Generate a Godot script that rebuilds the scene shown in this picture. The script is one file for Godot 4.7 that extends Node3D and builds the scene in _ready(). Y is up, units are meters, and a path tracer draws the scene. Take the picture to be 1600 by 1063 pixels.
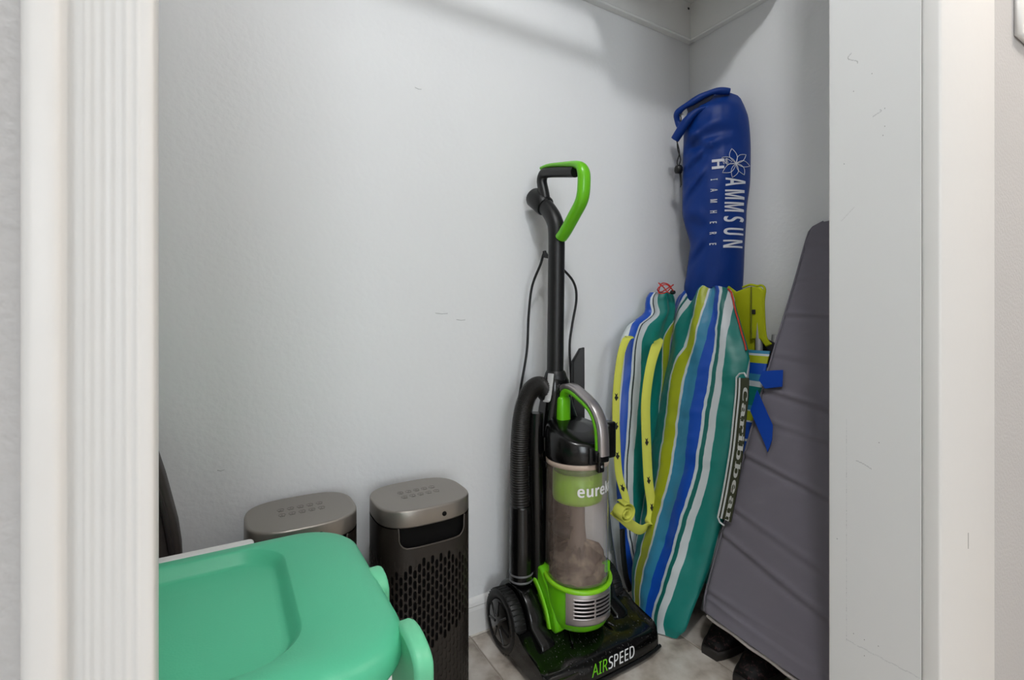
extends Node3D
# A storage closet seen from the hallway through its doorway.
# World: x runs along the closet's back wall, y up, the closet lies towards -z. Points are often given as (x, y, depth) with z = -depth.

var M := {}
var rng := RandomNumberGenerator.new()
var noise := FastNoiseLite.new()

# ------------------------------------------------------------------ small helpers
func p3(x: float, y: float, d: float) -> Vector3:
	return Vector3(x, y, -d)

func numbered(called: String) -> String:
	if not has_node(called):
		return called
	var i := 1
	while has_node("%s_%03d" % [called, i]):
		i += 1
	return "%s_%03d" % [called, i]

func thing(called: String, label: String, category: String, at := Vector3.ZERO, group := "") -> Node3D:
	var o := Node3D.new()
	o.name = numbered(called)
	add_child(o)
	o.position = at
	tag(o, label, category, group)
	return o

func tag(o: Node, label: String, category: String, group := "") -> void:
	o.set_meta("label", label)
	o.set_meta("category", category)
	if group != "":
		o.set_meta("group", group)

func new_st() -> SurfaceTool:
	var st := SurfaceTool.new()
	st.begin(Mesh.PRIMITIVE_TRIANGLES)
	return st

func obj(called: String, st: SurfaceTool, m: Material, parent: Node = self, tangents := false) -> MeshInstance3D:
	st.generate_normals()
	if tangents:
		st.generate_tangents()
	var o := MeshInstance3D.new()
	o.mesh = st.commit()
	o.material_override = m
	o.name = numbered(called) if parent == self else called
	parent.add_child(o, true)
	return o

# a part whose points are world points: shift it into its thing
func wobj(called: String, st: SurfaceTool, m: Material, parent: Node3D) -> MeshInstance3D:
	var o := obj(called, st, m, parent)
	o.position = -parent.position
	return o

func struct(called: String, st: SurfaceTool, m: Material, label: String) -> MeshInstance3D:
	var o := obj(called, st, m)
	o.set_meta("kind", "structure")
	o.set_meta("label", label)
	o.set_meta("category", called.split("_")[0])
	return o

func mat(c: Color, rough := 0.5, metal := 0.0, spec := 0.5) -> StandardMaterial3D:
	var m := StandardMaterial3D.new()
	m.albedo_color = c
	m.roughness = rough
	m.metallic = metal
	m.metallic_specular = spec
	return m

func c8(r: int, g: int, b: int) -> Color:
	return Color(r / 255.0, g / 255.0, b / 255.0)

func vert(st: SurfaceTool, p: Vector3, uv: Vector2) -> void:
	st.set_uv(uv)
	st.add_vertex(p)

func tri(st: SurfaceTool, a: Vector3, b: Vector3, c: Vector3) -> void:
	vert(st, a, Vector2(a.x, a.y)); vert(st, b, Vector2(b.x, b.y)); vert(st, c, Vector2(c.x, c.y))

func quad(st: SurfaceTool, a: Vector3, b: Vector3, c: Vector3, d: Vector3) -> void:
	tri(st, a, b, c); tri(st, a, c, d)

# rings of equal length joined into a skin; smooth group g, caps flat
func loft(st: SurfaceTool, rings: Array, closed := true, cap0 := true, cap1 := true, g := 1, uvs: Array = []) -> void:
	st.set_smooth_group(g)
	var n: int = rings[0].size()
	var m := rings.size()
	var last := n if closed else n - 1
	for j in m - 1:
		var A: PackedVector3Array = rings[j]
		var B: PackedVector3Array = rings[j + 1]
		for i in last:
			var k := (i + 1) % n
			var ua: Vector2; var ub: Vector2; var uc: Vector2; var ud: Vector2
			if uvs.size() > 0:
				ua = uvs[j][i]; ub = uvs[j][k]; uc = uvs[j + 1][k]; ud = uvs[j + 1][i]
			else:
				ua = Vector2(float(i) / n, float(j) / (m - 1)); ub = Vector2(float(i + 1) / n, float(j) / (m - 1))
				uc = Vector2(float(i + 1) / n, float(j + 1) / (m - 1)); ud = Vector2(float(i) / n, float(j + 1) / (m - 1))
			vert(st, A[i], ua); vert(st, A[k], ub); vert(st, B[k], uc)
			vert(st, A[i], ua); vert(st, B[k], uc); vert(st, B[i], ud)
	if cap0:
		cap(st, rings[0], g + 1, true, uvs[0][0] if uvs.size() > 0 else Vector2.ZERO)
	if cap1:
		cap(st, rings[m - 1], g + 2, false, uvs[m - 1][0] if uvs.size() > 0 else Vector2.ZERO)

func cap(st: SurfaceTool, ring: PackedVector3Array, g: int, flip: bool, uv := Vector2.ZERO) -> void:
	st.set_smooth_group(g)
	var c := Vector3.ZERO
	for q in ring:
		c += q
	c /= ring.size()
	for i in ring.size():
		var a := ring[i]
		var b := ring[(i + 1) % ring.size()]
		if flip:
			var t := a; a = b; b = t
		vert(st, a, uv); vert(st, b, uv); vert(st, c, uv)

func box(st: SurfaceTool, a: Vector3, b: Vector3) -> void:
	st.set_smooth_group(-1)
	var lo := a.min(b)
	var hi := a.max(b)
	var v := []
	for i in 8:
		v.append(Vector3(hi.x if i & 1 else lo.x, hi.y if i & 2 else lo.y, hi.z if i & 4 else lo.z))
	for f in [[0, 1, 3, 2], [5, 4, 6, 7], [4, 0, 2, 6], [1, 5, 7, 3], [2, 3, 7, 6], [4, 5, 1, 0]]:
		quad(st, v[f[0]], v[f[1]], v[f[2]], v[f[3]])

# rounded rectangle outline
func rr(w: float, d: float, r: float, n := 6) -> PackedVector2Array:
	var o := PackedVector2Array()
	r = clampf(r, 0.0003, minf(w, d) / 2 - 0.0001)
	var cs := [Vector2(w / 2 - r, d / 2 - r), Vector2(-w / 2 + r, d / 2 - r), Vector2(-w / 2 + r, -d / 2 + r), Vector2(w / 2 - r, -d / 2 + r)]
	for k in 4:
		for i in n + 1:
			var t := (k + float(i) / n) * PI / 2
			o.append(cs[k] + Vector2(cos(t), sin(t)) * r)
	return o

func flat_ring(o: PackedVector2Array, y: float, c := Vector3.ZERO) -> PackedVector3Array:
	var q := PackedVector3Array()
	for p in o:
		q.append(Vector3(p.x, y, p.y) + c)
	return q

# a rounded block standing on y0: bevelled at both ends
func slab(st: SurfaceTool, w: float, d: float, y0: float, y1: float, r: float, bev: float, c := Vector3.ZERO, n := 6) -> void:
	var rings := []
	for k in 4:
		var t := k / 3.0 * PI / 2
		rings.append(flat_ring(rr(w - 2 * bev * (1 - sin(t)), d - 2 * bev * (1 - sin(t)), r - bev * (1 - sin(t)), n), y0 + bev * (1 - cos(t)), c))
	for k in 4:
		var t := (3 - k) / 3.0 * PI / 2
		rings.append(flat_ring(rr(w - 2 * bev * (1 - sin(t)), d - 2 * bev * (1 - sin(t)), r - bev * (1 - sin(t)), n), y1 - bev * (1 - cos(t)), c))
	loft(st, rings)

func spline(pts: Array, per := 6) -> Array:
	var out := []
	for i in pts.size() - 1:
		var a: Vector3 = pts[maxi(i - 1, 0)]
		var b: Vector3 = pts[i]
		var c: Vector3 = pts[i + 1]
		var d: Vector3 = pts[mini(i + 2, pts.size() - 1)]
		for k in per:
			out.append(b.cubic_interpolate(c, a, d, float(k) / per))
	out.append(pts[pts.size() - 1])
	return out

# round tube along points; rad is one radius or one for each point
func tube(st: SurfaceTool, pts: Array, rad, n := 12, caps := true, flat := 1.0, g := 1) -> void:
	var rings := []
	var up := Vector3.UP
	var t0: Vector3 = (pts[1] - pts[0]).normalized()
	if absf(t0.dot(up)) > 0.9:
		up = Vector3.RIGHT
	var side := t0.cross(up).normalized()
	for i in pts.size():
		var t: Vector3 = (pts[mini(i + 1, pts.size() - 1)] - pts[maxi(i - 1, 0)]).normalized()
		side = (side - t * side.dot(t)).normalized()
		var o := t.cross(side)
		var r: float = rad if rad is float else rad[i]
		var ring := PackedVector3Array()
		for k in n:
			var a := TAU * k / n
			ring.append(pts[i] + side * cos(a) * r + o * sin(a) * r * flat)
		rings.append(ring)
	loft(st, rings, true, caps, caps, g)

# flat band along points: width w along wd, thickness t
func band(st: SurfaceTool, pts: Array, wd, w, t: float, push := 0.0) -> void:
	var rings := []
	for i in pts.size():
		var tan_: Vector3 = (pts[mini(i + 1, pts.size() - 1)] - pts[maxi(i - 1, 0)]).normalized()
		var s: Vector3 = wd if wd is Vector3 else wd[i]
		s = (s - tan_ * s.dot(tan_)).normalized()
		var o := tan_.cross(s)
		var ww: float = w if w is float else w[i]
		var q: Vector3 = pts[i] + o * push
		var b := minf(t * 0.35, 0.003)
		rings.append(PackedVector3Array([q + s * (ww / 2 - b) + o * t / 2, q + s * ww / 2 + o * (t / 2 - b), q + s * ww / 2 - o * (t / 2 - b), q + s * (ww / 2 - b) - o * t / 2, q - s * (ww / 2 - b) - o * t / 2, q - s * ww / 2 - o * (t / 2 - b), q - s * ww / 2 + o * (t / 2 - b), q - s * (ww / 2 - b) + o * t / 2]))
	loft(st, rings, true, true, true, 1)

func inset(poly: PackedVector2Array, d: float) -> PackedVector2Array:
	var out := PackedVector2Array()
	var n := poly.size()
	var area := 0.0
	for i in n:
		area += poly[i].cross(poly[(i + 1) % n])
	var sg := signf(area)
	for i in n:
		var e1 := (poly[i] - poly[(i + n - 1) % n]).normalized()
		var e2 := (poly[(i + 1) % n] - poly[i]).normalized()
		var nn := (e1.orthogonal() + e2.orthogonal()).normalized() * -sg
		out.append(poly[i] + nn * d)
	return out

# polygon (x, y) pushed out from z0 to z1, bevelled, placed by xf
func prism(st: SurfaceTool, poly: PackedVector2Array, z0: float, z1: float, bev: float, xf := Transform3D.IDENTITY, g := 1) -> void:
	var lv := [[z0, bev], [z0 + bev * 0.3, bev * 0.3], [z0 + bev, 0.0], [z1 - bev, 0.0], [z1 - bev * 0.3, bev * 0.3], [z1, bev]]
	var rings := []
	for l in lv:
		var o := inset(poly, l[1])
		var ring := PackedVector3Array()
		for q in o:
			ring.append(xf * Vector3(q.x, q.y, l[0]))
		rings.append(ring)
	loft(st, rings, true, false, false, g)
	var ids := Geometry2D.triangulate_polygon(inset(poly, bev))
	for side in 2:
		st.set_smooth_group(g + 1 + side)
		var ring: PackedVector3Array = rings[0] if side == 0 else rings[5]
		for i in range(0, ids.size(), 3):
			if side == 0:
				tri(st, ring[ids[i]], ring[ids[i + 1]], ring[ids[i + 2]])
			else:
				tri(st, ring[ids[i]], ring[ids[i + 2]], ring[ids[i + 1]])

# a body of revolution about an axis through c: profile of [radius, distance along axis]
func lathe(st: SurfaceTool, prof: Array, c: Vector3, axis := 1, n := 32, cap0 := true, cap1 := true, a0 := 0.0, a1 := TAU, g := 1) -> void:
	var rings := []
	var whole := a1 - a0 > TAU - 0.001
	for q in prof:
		var ring := PackedVector3Array()
		for k in (n if whole else n + 1):
			var a := a0 + (a1 - a0) * k / n
			var u: float = cos(a) * q[0]
			var v: float = sin(a) * q[0]
			var h: float = q[1]
			ring.append(c + (Vector3(v, h, u) if axis == 1 else (Vector3(h, u, v) if axis == 0 else Vector3(u, v, h))))
		rings.append(ring)
	loft(st, rings, whole, cap0 and whole, cap1 and whole, g)

# lettering laid out flat in (x, y), each vertex passed through 'place'
func letters(st: SurfaceTool, text: String, size: float, place: Callable, slant := 0.0, font_name := "Droid Sans", bold := true, squeeze := 1.0, depth := 0.0006, cell := 0.008) -> float:
	var f := SystemFont.new()
	f.font_names = PackedStringArray([font_name])
	f.font_weight = 700 if bold else 400
	var tm := TextMesh.new()
	tm.font = f
	tm.text = text
	tm.font_size = 64
	tm.pixel_size = size / 64.0
	tm.depth = depth
	tm.curve_step = 1.0
	tm.horizontal_alignment = HORIZONTAL_ALIGNMENT_LEFT
	tm.vertical_alignment = VERTICAL_ALIGNMENT_BOTTOM
	var arr := tm.get_mesh_arrays()
	var vs: PackedVector3Array = arr[Mesh.ARRAY_VERTEX]
	var ix = arr[Mesh.ARRAY_INDEX]
	st.set_smooth_group(-1)
	var wide := 0.0
	var order := []
	if ix == null or ix.size() == 0:
		order = range(vs.size())
	else:
		order = ix
	var lo := 1e9
	for q in vs:
		lo = minf(lo, q.x)
	var flat := []
	for i in order:
		var q := vs[i]
		wide = maxf(wide, (q.x - lo) * squeeze)
		flat.append(Vector3((q.x - lo) * squeeze + q.y * slant, q.y, q.z))
	var work := []
	for i in range(0, flat.size(), 3):
		work.append([flat[i], flat[i + 1], flat[i + 2], 0])
	while work.size() > 0:
		var w: Array = work.pop_back()
		var e := [w[0].distance_to(w[1]), w[1].distance_to(w[2]), w[2].distance_to(w[0])]
		var k: int = 0 if e[0] >= e[1] and e[0] >= e[2] else (1 if e[1] >= e[2] else 2)
		if e[k] > cell and w[3] < 7:
			var a: Vector3 = w[k]
			var b: Vector3 = w[(k + 1) % 3]
			var c: Vector3 = w[(k + 2) % 3]
			var m := (a + b) / 2
			work.append([a, m, c, w[3] + 1])
			work.append([m, b, c, w[3] + 1])
		else:
			for i in 3:
				vert(st, place.call(w[i].x, w[i].y, w[i].z), Vector2(w[i].x, w[i].y))
	return wide

# sample a table of rows [key, a, b, c ...] at key k (keys falling or rising)
func table(rows: Array, k: float) -> Array:
	for i in rows.size() - 1:
		var a: float = rows[i][0]
		var b: float = rows[i + 1][0]
		if (k - a) * (k - b) <= 0.0:
			var t := (k - a) / (b - a)
			var out := []
			for c in range(1, rows[i].size()):
				var p0: float = rows[maxi(i - 1, 0)][c]
				var p1: float = rows[i][c]
				var p2: float = rows[i + 1][c]
				var p3_: float = rows[mini(i + 2, rows.size() - 1)][c]
				out.append(cubic_interpolate(p1, p2, p0, p3_, t) if absf(p1 - p2) > 0.0 else p1)
			return out
	var e: Array = rows[0] if absf(k - rows[0][0]) < absf(k - rows[rows.size() - 1][0]) else rows[rows.size() - 1]
	return e.slice(1)

func stripes(bands: Array, u0: float, u1: float) -> ImageTexture:
	var w := 1024
	var img := Image.create(w, 4, false, Image.FORMAT_RGB8)
	for x in w:
		var u := u0 + (u1 - u0) * (x + 0.5) / w
		var c: Color = bands[0][1]
		for b in bands:
			if u >= b[0]:
				c = b[1]
		for y in 4:
			img.set_pixel(x, y, c)
	return ImageTexture.create_from_image(img)

func noise_tex(freq: float, size := 512, octaves := 4, seed_ := 1, ramp: Gradient = null) -> NoiseTexture2D:
	var n := FastNoiseLite.new()
	n.noise_type = FastNoiseLite.TYPE_SIMPLEX_SMOOTH
	n.frequency = freq
	n.fractal_octaves = octaves
	n.seed = seed_
	var t := NoiseTexture2D.new()
	t.width = size
	t.height = size
	t.seamless = true
	t.noise = n
	if ramp:
		t.color_ramp = ramp
	return t

func ramp(stops: Array) -> Gradient:
	var g := Gradient.new()
	var o := PackedFloat32Array()
	var c := PackedColorArray()
	for s in stops:
		o.append(s[0]); c.append(s[1])
	g.offsets = o
	g.colors = c
	return g

func bumpy(m: StandardMaterial3D, tex: Texture2D, cm: float, scale: float) -> StandardMaterial3D:
	m.heightmap_enabled = true
	m.heightmap_texture = tex
	m.heightmap_scale = cm
	m.uv1_triplanar = true
	m.uv1_world_triplanar = true
	m.uv1_scale = Vector3.ONE * scale
	return m

# ------------------------------------------------------------------ the scene
func _ready() -> void:
	rng.seed = 7
	noise.seed = 3
	noise.frequency = 1.0
	set_camera()
	set_light()
	set_materials()
	build_room()
	build_shelf()
	build_cooler()
	build_purifiers()
	build_vacuum()
	build_pad()
	build_striped_bags()
	build_beach_chair()
	build_blue_bag()
	build_small_things()

func set_camera() -> void:
	var cam := Camera3D.new()
	cam.name = "camera"
	add_child(cam)
	cam.position = Vector3(0, 0.8, 0)
	cam.rotation_degrees = Vector3(0, -30.9, 0)
	cam.projection = Camera3D.PROJECTION_FRUSTUM
	cam.near = 0.05
	cam.far = 50.0
	cam.size = 0.05 * 1063.0 / 760.0
	cam.frustum_offset = Vector2(0, -0.05 * 42.5 / 760.0)
	cam.current = true

func set_light() -> void:
	var we := WorldEnvironment.new()
	we.name = "environment"
	var e := Environment.new()
	e.background_mode = Environment.BG_COLOR
	e.background_color = Color(0.6, 0.66, 0.75)
	e.tonemap_mode = Environment.TONE_MAPPER_LINEAR
	e.tonemap_exposure = 0.94
	e.sdfgi_enabled = true
	e.ssao_enabled = true
	e.ssil_enabled = true
	we.environment = e
	add_child(we)
	# ceiling lamp of the hallway, just outside the doorway
	var lamp := OmniLight3D.new()
	lamp.name = "ceiling_lamp_light"
	lamp.position = Vector3(0.06, 2.44, 0.16)
	lamp.light_energy = 0.98
	lamp.light_color = Color(0.985, 0.992, 1.0)
	lamp.light_size = 0.08
	lamp.omni_range = 8.0
	lamp.omni_attenuation = 2.0
	lamp.shadow_enabled = true
	add_child(lamp)
	# second ceiling lamp further along the hallway to the right
	var lamp2 := OmniLight3D.new()
	lamp2.name = "ceiling_lamp_light_far"
	lamp2.position = Vector3(1.75, 2.44, 0.20)
	lamp2.light_energy = 0.90
	lamp2.light_color = Color(1.0, 0.95, 0.90)
	lamp2.light_size = 0.08
	lamp2.omni_range = 8.0
	lamp2.omni_attenuation = 2.0
	lamp2.shadow_enabled = true
	add_child(lamp2)
	# daylight from the window in the hallway wall behind the photographer
	var day := AreaLight3D.new()
	day.name = "window_light"
	day.position = Vector3(-0.95, 1.45, 4.16)
	day.area_size = Vector2(1.5, 1.6)
	day.light_energy = 5.3
	day.light_color = Color(0.95, 0.98, 1.0)
	day.area_range = 8.0
	day.shadow_enabled = true
	add_child(day)

func set_materials() -> void:
	var plaster := noise_tex(0.035, 512, 4, 5)
	M.wall = bumpy(mat(c8(240, 241, 242), 0.75, 0, 0.35), plaster, 0.05, 3.0)
	M.hall_wall = bumpy(mat(c8(205, 203, 202), 0.85, 0, 0.3), noise_tex(0.06, 512, 3, 9), 0.05, 4.0)
	M.ceiling = mat(c8(235, 235, 233), 0.9)
	M.trim = bumpy(mat(c8(236, 235, 233), 0.4, 0, 0.5), noise_tex(0.02, 512, 3, 11), 0.02, 2.0)
	M.shelf = mat(c8(246, 246, 244), 0.4)
	M.metal = mat(c8(205, 205, 205), 0.3, 1.0)
	M.black = mat(c8(9, 9, 9), 0.2, 0, 0.5)
	M.black_soft = mat(c8(14, 14, 15), 0.42, 0, 0.5)
	M.black_matte = mat(c8(7, 6, 6), 0.8, 0, 0.3)
	M.green = mat(c8(108, 196, 22), 0.28, 0, 0.5)
	M.green_dark = mat(c8(70, 130, 14), 0.4)
	M.silver = mat(c8(186, 180, 180), 0.33, 0.85)
	M.white_print = mat(c8(232, 232, 232), 0.5)

func build_room() -> void:
	# --- floor of large stone-look tiles with recessed joints
	var bed := new_st()
	box(bed, Vector3(-2.7, -0.10, -1.22), Vector3(2.5, -0.002, 4.3))
	var floor_ := struct("floor", bed, mat(c8(160, 151, 140), 0.9), "beige stone-look tile floor with thin grey joints")
	var stone := []
	for k in 3:
		var g := ramp([[0.0, c8(138, 126, 115)], [0.35, c8(186, 175, 163)], [0.55, c8(206, 197, 187)], [0.8, c8(220, 213, 204)], [1.0, c8(194, 184, 173)]])
		var m := mat(Color(1, 1, 1) * (1.0 - 0.03 * k), 0.42, 0, 0.5)
		m.albedo_texture = noise_tex(0.012, 512, 6, 20 + k, g)
		m.uv1_triplanar = true
		m.uv1_scale = Vector3.ONE * 1.6
		m.uv1_offset = Vector3(0.31 * k, 0.17 * k, 0.53 * k)
		stone.append(m)
	var tile := new_st()
	slab(tile, 0.4465, 0.4465, -0.02, 0.0, 0.002, 0.0012, Vector3.ZERO, 2)
	tile.generate_normals()
	var tm := tile.commit()
	for i in range(-7, 5):
		for j in range(-4, 9):
			var t := MeshInstance3D.new()
			t.mesh = tm
			t.material_override = stone[posmod(i * 7 + j * 3, 3)]
			t.name = "tile"
			t.position = Vector3(0.528 + 0.45 * (i + 0.5), 0, 0.19 + 0.45 * (j + 0.5) - 0.37)
			if t.position.x < -2.5 or t.position.x > 2.3 or t.position.z > 3.9:
				continue
			floor_.add_child(t, true)
	# --- closet walls
	var s := new_st()
	box(s, p3(-0.85, 0, 1.10), p3(1.457, 2.6, 1.20))
	struct("wall_back", s, M.wall, "light grey textured closet back wall")
	s = new_st()
	box(s, p3(1.357, 0, 0.437), p3(1.457, 2.6, 1.10))
	struct("wall_right", s, M.wall, "light grey closet side wall on the right")
	s = new_st()
	box(s, p3(-0.85, 0, 0.437), p3(-0.75, 2.6, 1.10))
	struct("wall_left", s, M.wall, "closet side wall on the left, hidden behind the door casing")
	# --- wall with the doorway, between closet and hallway
	s = new_st()
	box(s, p3(-2.6, 0, 0.31), p3(-0.065, 2.6, 0.437))
	box(s, p3(0.92, 0, 0.31), p3(2.4, 2.6, 0.437))
	box(s, p3(-0.065, 2.32, 0.31), p3(0.92, 2.6, 0.437))
	struct("wall_front", s, M.hall_wall, "textured hallway wall with the closet doorway")
	s = new_st()
	box(s, p3(-2.7, 2.6, -4.3), p3(2.5, 2.7, 1.2))
	struct("ceiling", s, M.ceiling, "flat white ceiling")
	# --- hallway around the camera
	s = new_st()
	box(s, p3(-2.7, 0, -4.2), p3(-2.6, 2.6, 0.437))
	struct("wall_hallway_left", s, M.hall_wall, "hallway end wall on the left")
	s = new_st()
	box(s, p3(2.4, 0, -4.2), p3(2.5, 2.6, 0.437))
	struct("wall_hallway_right", s, M.hall_wall, "hallway end wall on the right")
	s = new_st()
	box(s, p3(-2.6, 0, -4.3), p3(-1.75, 2.6, -4.2))
	box(s, p3(-0.15, 0, -4.3), p3(2.4, 2.6, -4.2))
	box(s, p3(-1.75, 0, -4.3), p3(-0.15, 0.60, -4.2))
	box(s, p3(-1.75, 2.30, -4.3), p3(-0.15, 2.6, -4.2))
	struct("wall_hallway_back", s, M.hall_wall, "far wall behind the photographer with a window")
	s = new_st()
	for q in [[-1.75, 0.60, -0.15, 0.65], [-1.75, 2.25, -0.15, 2.30], [-1.75, 0.65, -1.70, 2.25], [-0.20, 0.65, -0.15, 2.25], [-0.97, 0.65, -0.93, 2.25]]:
		box(s, p3(q[0], q[1], -4.28), p3(q[2], q[3], -4.20))
	var win := struct("window_1", s, M.trim, "white framed window behind the photographer")
	s = new_st()
	box(s, p3(-1.70, 0.65, -4.262), p3(-0.20, 2.25, -4.258))
	var sky_pane := mat(c8(230, 238, 245), 0.2)
	sky_pane.emission_enabled = true
	sky_pane.emission = c8(225, 236, 250)
	sky_pane.emission_energy_multiplier = 1.0
	obj("pane", s, sky_pane, win)
	# lamp bodies on the ceiling, each just above its light
	var glow := mat(c8(250, 246, 238), 0.3)
	glow.emission_enabled = true
	glow.emission = c8(255, 246, 234)
	glow.emission_energy_multiplier = 2.0
	for q in [[0.06, 0.16, "round white glass ceiling lamp in the hallway right before the doorway"], [1.75, 0.20, "round white glass ceiling lamp further along the hallway to the right"]]:
		var lamp := thing("ceiling_lamp", q[2], "lamp", Vector3(q[0], 2.6, q[1]), "hallway ceiling lamps")
		s = new_st()
		lathe(s, [[0.02, 0.0], [0.10, 0.0], [0.104, -0.01], [0.104, -0.025], [0.09, -0.03], [0.02, -0.03]], Vector3.ZERO)
		obj("mount", s, M.metal, lamp)
		s = new_st()
		lathe(s, [[0.09, -0.029], [0.088, -0.04], [0.075, -0.056], [0.05, -0.067], [0.02, -0.071], [0.002, -0.0715]], Vector3.ZERO)
		obj("shade", s, glow, lamp)
	# --- baseboards: profile (height, thickness) run along the wall
	var prof := [[0.0, 0.013], [0.058, 0.013], [0.066, 0.0115], [0.069, 0.0125], [0.076, 0.0105], [0.082, 0.006], [0.085, 0.001], [0.085, 0.0]]
	s = new_st()
	var rings := []
	for x in [-0.75, 1.357]:
		var ring := PackedVector3Array()
		for q in prof:
			ring.append(p3(x, q[0], 1.10 - q[1]))
		rings.append(ring)
	loft(s, rings, false, false, false, -1)
	box(s, p3(-0.75, 0, 1.0985), p3(1.357, 0.084, 1.10))
	struct("baseboard_back", s, M.trim, "white moulded baseboard along the back wall")
	s = new_st()
	rings = []
	for d in [0.437, 1.087]:
		var ring := PackedVector3Array()
		for q in prof:
			ring.append(p3(1.357 - q[1], q[0], d))
		rings.append(ring)
	loft(s, rings, false, false, false, -1)
	box(s, p3(1.3555, 0, 0.437), p3(1.357, 0.084, 1.087))
	struct("baseboard_right", s, M.trim, "white moulded baseboard along the right closet wall")
	# --- right jamb lining with its scuffs, nail holes and old paint lines
	var W := 256
	var H := 2048
	var img := Image.create(W, H, false, Image.FORMAT_RGB8)
	img.fill(c8(233, 234, 234))
	var y_top := 2.32
	var put := func(d: float, y: float, wd: float, hy: float, c: Color) -> void:
		# d: depth 0.31..0.437 -> u, y -> v
		var cx := int((d - 0.31) / 0.127 * W)
		var cy := int((y_top - y) / y_top * H)
		var rx := maxi(1, int(wd / 0.127 * W))
		var ry := maxi(1, int(hy / y_top * H))
		img.fill_rect(Rect2i(cx - rx / 2, cy - ry / 2, rx, ry), c)
	for q in [[0.3741, 1.1854], [0.4008, 1.167], [0.3565, 1.1234], [0.3565, 1.0951], [0.3591, 1.0808], [0.4153, 1.0509], [0.3643, 0.593], [0.4262, 0.4155], [0.4008, 0.2675], [0.385, 0.2671], [0.3652, 0.2683], [0.385, 0.2411]]:
		put.call(q[0], q[1], 0.0012, 0.0022, c8(105, 105, 106))
	for k in 26:
		var t := k / 25.0
		put.call(0.4047 + 0.006 * sin(t * 5.0) - 0.004 * t, 1.232 - 0.02 * t, 0.001, 0.0012, c8(178, 178, 178))
		put.call(0.3971 - 0.022 * t, 0.556 - 0.004 * t - 0.004 * t * t, 0.0010, 0.0010, c8(190, 190, 192))
		put.call(0.42 - 0.02 * t, 0.955 + 0.02 * t, 0.001, 0.0012, c8(214, 214, 215))
		put.call(0.367 + 0.006 * cos(t * 4.0), 1.115 + 0.008 * t, 0.001, 0.0012, c8(196, 197, 198))
	for k in 200:
		var t := k / 199.0
		if rng.randf() < 0.75:
			put.call(0.4114, 0.62 - 0.37 * t, 0.0006, 0.0025, c8(214, 216, 217) if rng.randf() < 0.85 else c8(172, 174, 176))
		if rng.randf() < 0.85:
			put.call(0.4114 - 0.1 * t, 0.2515 + 0.0004 * sin(t * 30.0), 0.0008, 0.0014, c8(206, 208, 209))
	var jm := mat(Color(1, 1, 1), 0.45, 0, 0.5)
	jm.albedo_texture = ImageTexture.create_from_image(img)
	s = new_st()
	box(s, p3(0.9008, 0, 0.3105), p3(0.92, 2.32, 0.439))
	var jr := struct("trim_1", s, M.trim, "painted wooden door jamb on the right with scuffs and nail holes")
	s = new_st()
	s.set_smooth_group(-1)
	var ja := p3(0.90, 0, 0.3112); var jb := p3(0.90, 0, 0.437); var jc := p3(0.90, 2.32, 0.437); var jd := p3(0.90, 2.32, 0.3112)
	vert(s, ja, Vector2(0, 1)); vert(s, jd, Vector2(0, 0)); vert(s, jc, Vector2(1, 0))
	vert(s, ja, Vector2(0, 1)); vert(s, jc, Vector2(1, 0)); vert(s, jb, Vector2(1, 1))
	box(s, p3(0.9002, 0, 0.3112), p3(0.9008, 2.32, 0.437))
	obj("painted_face", s, jm, jr)
	# right casing board
	s = new_st()
	var out := rr(0.227, 0.0235, 0.004, 4)
	loft(s, [flat_ring(out, 0.0, p3(1.0135, 0, 0.29875)), flat_ring(out, 2.40, p3(1.0135, 0, 0.29875))])
	struct("trim_2", s, M.trim, "wide flat white casing board right of the doorway")
	s = new_st()
	box(s, p3(1.0045, 0.43, 0.2869), p3(1.0063, 0.455, 0.2875))
	obj("scuff", s, mat(c8(120, 118, 116), 0.8), get_node("trim_2"))
	# left jamb and reeded casing
	s = new_st()
	box(s, p3(-0.065, 0, 0.3105), p3(-0.045, 2.32, 0.437))
	struct("trim_3", s, M.trim, "left door jamb, hidden behind its casing")
	s = new_st()
	var cp := PackedVector2Array()   # (x, thickness towards the hallway) from the inner edge outwards
	for q in [[-0.0276, 0.0], [-0.0276, 0.016], [-0.0283, 0.0185], [-0.0300, 0.0195], [-0.0325, 0.0197]]:
		cp.append(Vector2(q[0], q[1]))
	for k in 60:
		var t := k / 59.0
		var x := lerpf(-0.0330, -0.0560, t)
		cp.append(Vector2(x, 0.0197 - 0.0105 * t * t + 0.00034 * sin(t * TAU * 5.5)))
	for q in [[-0.0572, 0.0086], [-0.0585, 0.0080], [-0.0597, 0.0084], [-0.0606, 0.0110], [-0.0612, 0.0185], [-0.0622, 0.0215], [-0.0640, 0.0222], [-0.0700, 0.0222], [-0.0725, 0.0220], [-0.0742, 0.0205], [-0.0750, 0.018], [-0.0750, 0.0]]:
		cp.append(Vector2(q[0], q[1]))
	rings = []
	for y in [0.0, 2.40]:
		var ring := PackedVector3Array()
		for q in cp:
			ring.append(p3(q.x, y, 0.31 - q.y))
		rings.append(ring)
	loft(s, rings, true, false, false, 1)
	struct("trim_4", s, M.trim, "white reeded door casing left of the doorway")
	# head casing and head jamb above the doorway
	s = new_st()
	box(s, p3(-0.075, 2.32, 0.287), p3(1.127, 2.40, 0.31))
	struct("trim_5", s, M.trim, "white head casing above the doorway")
	# --- switch plate on the hallway wall, cut by the right edge of the photograph
	var plate := thing("switch_plate", "small white light switch plate on hallway wall right of the doorway", "switch", p3(1.355, 1.335, 0.31))
	s = new_st()
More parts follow.
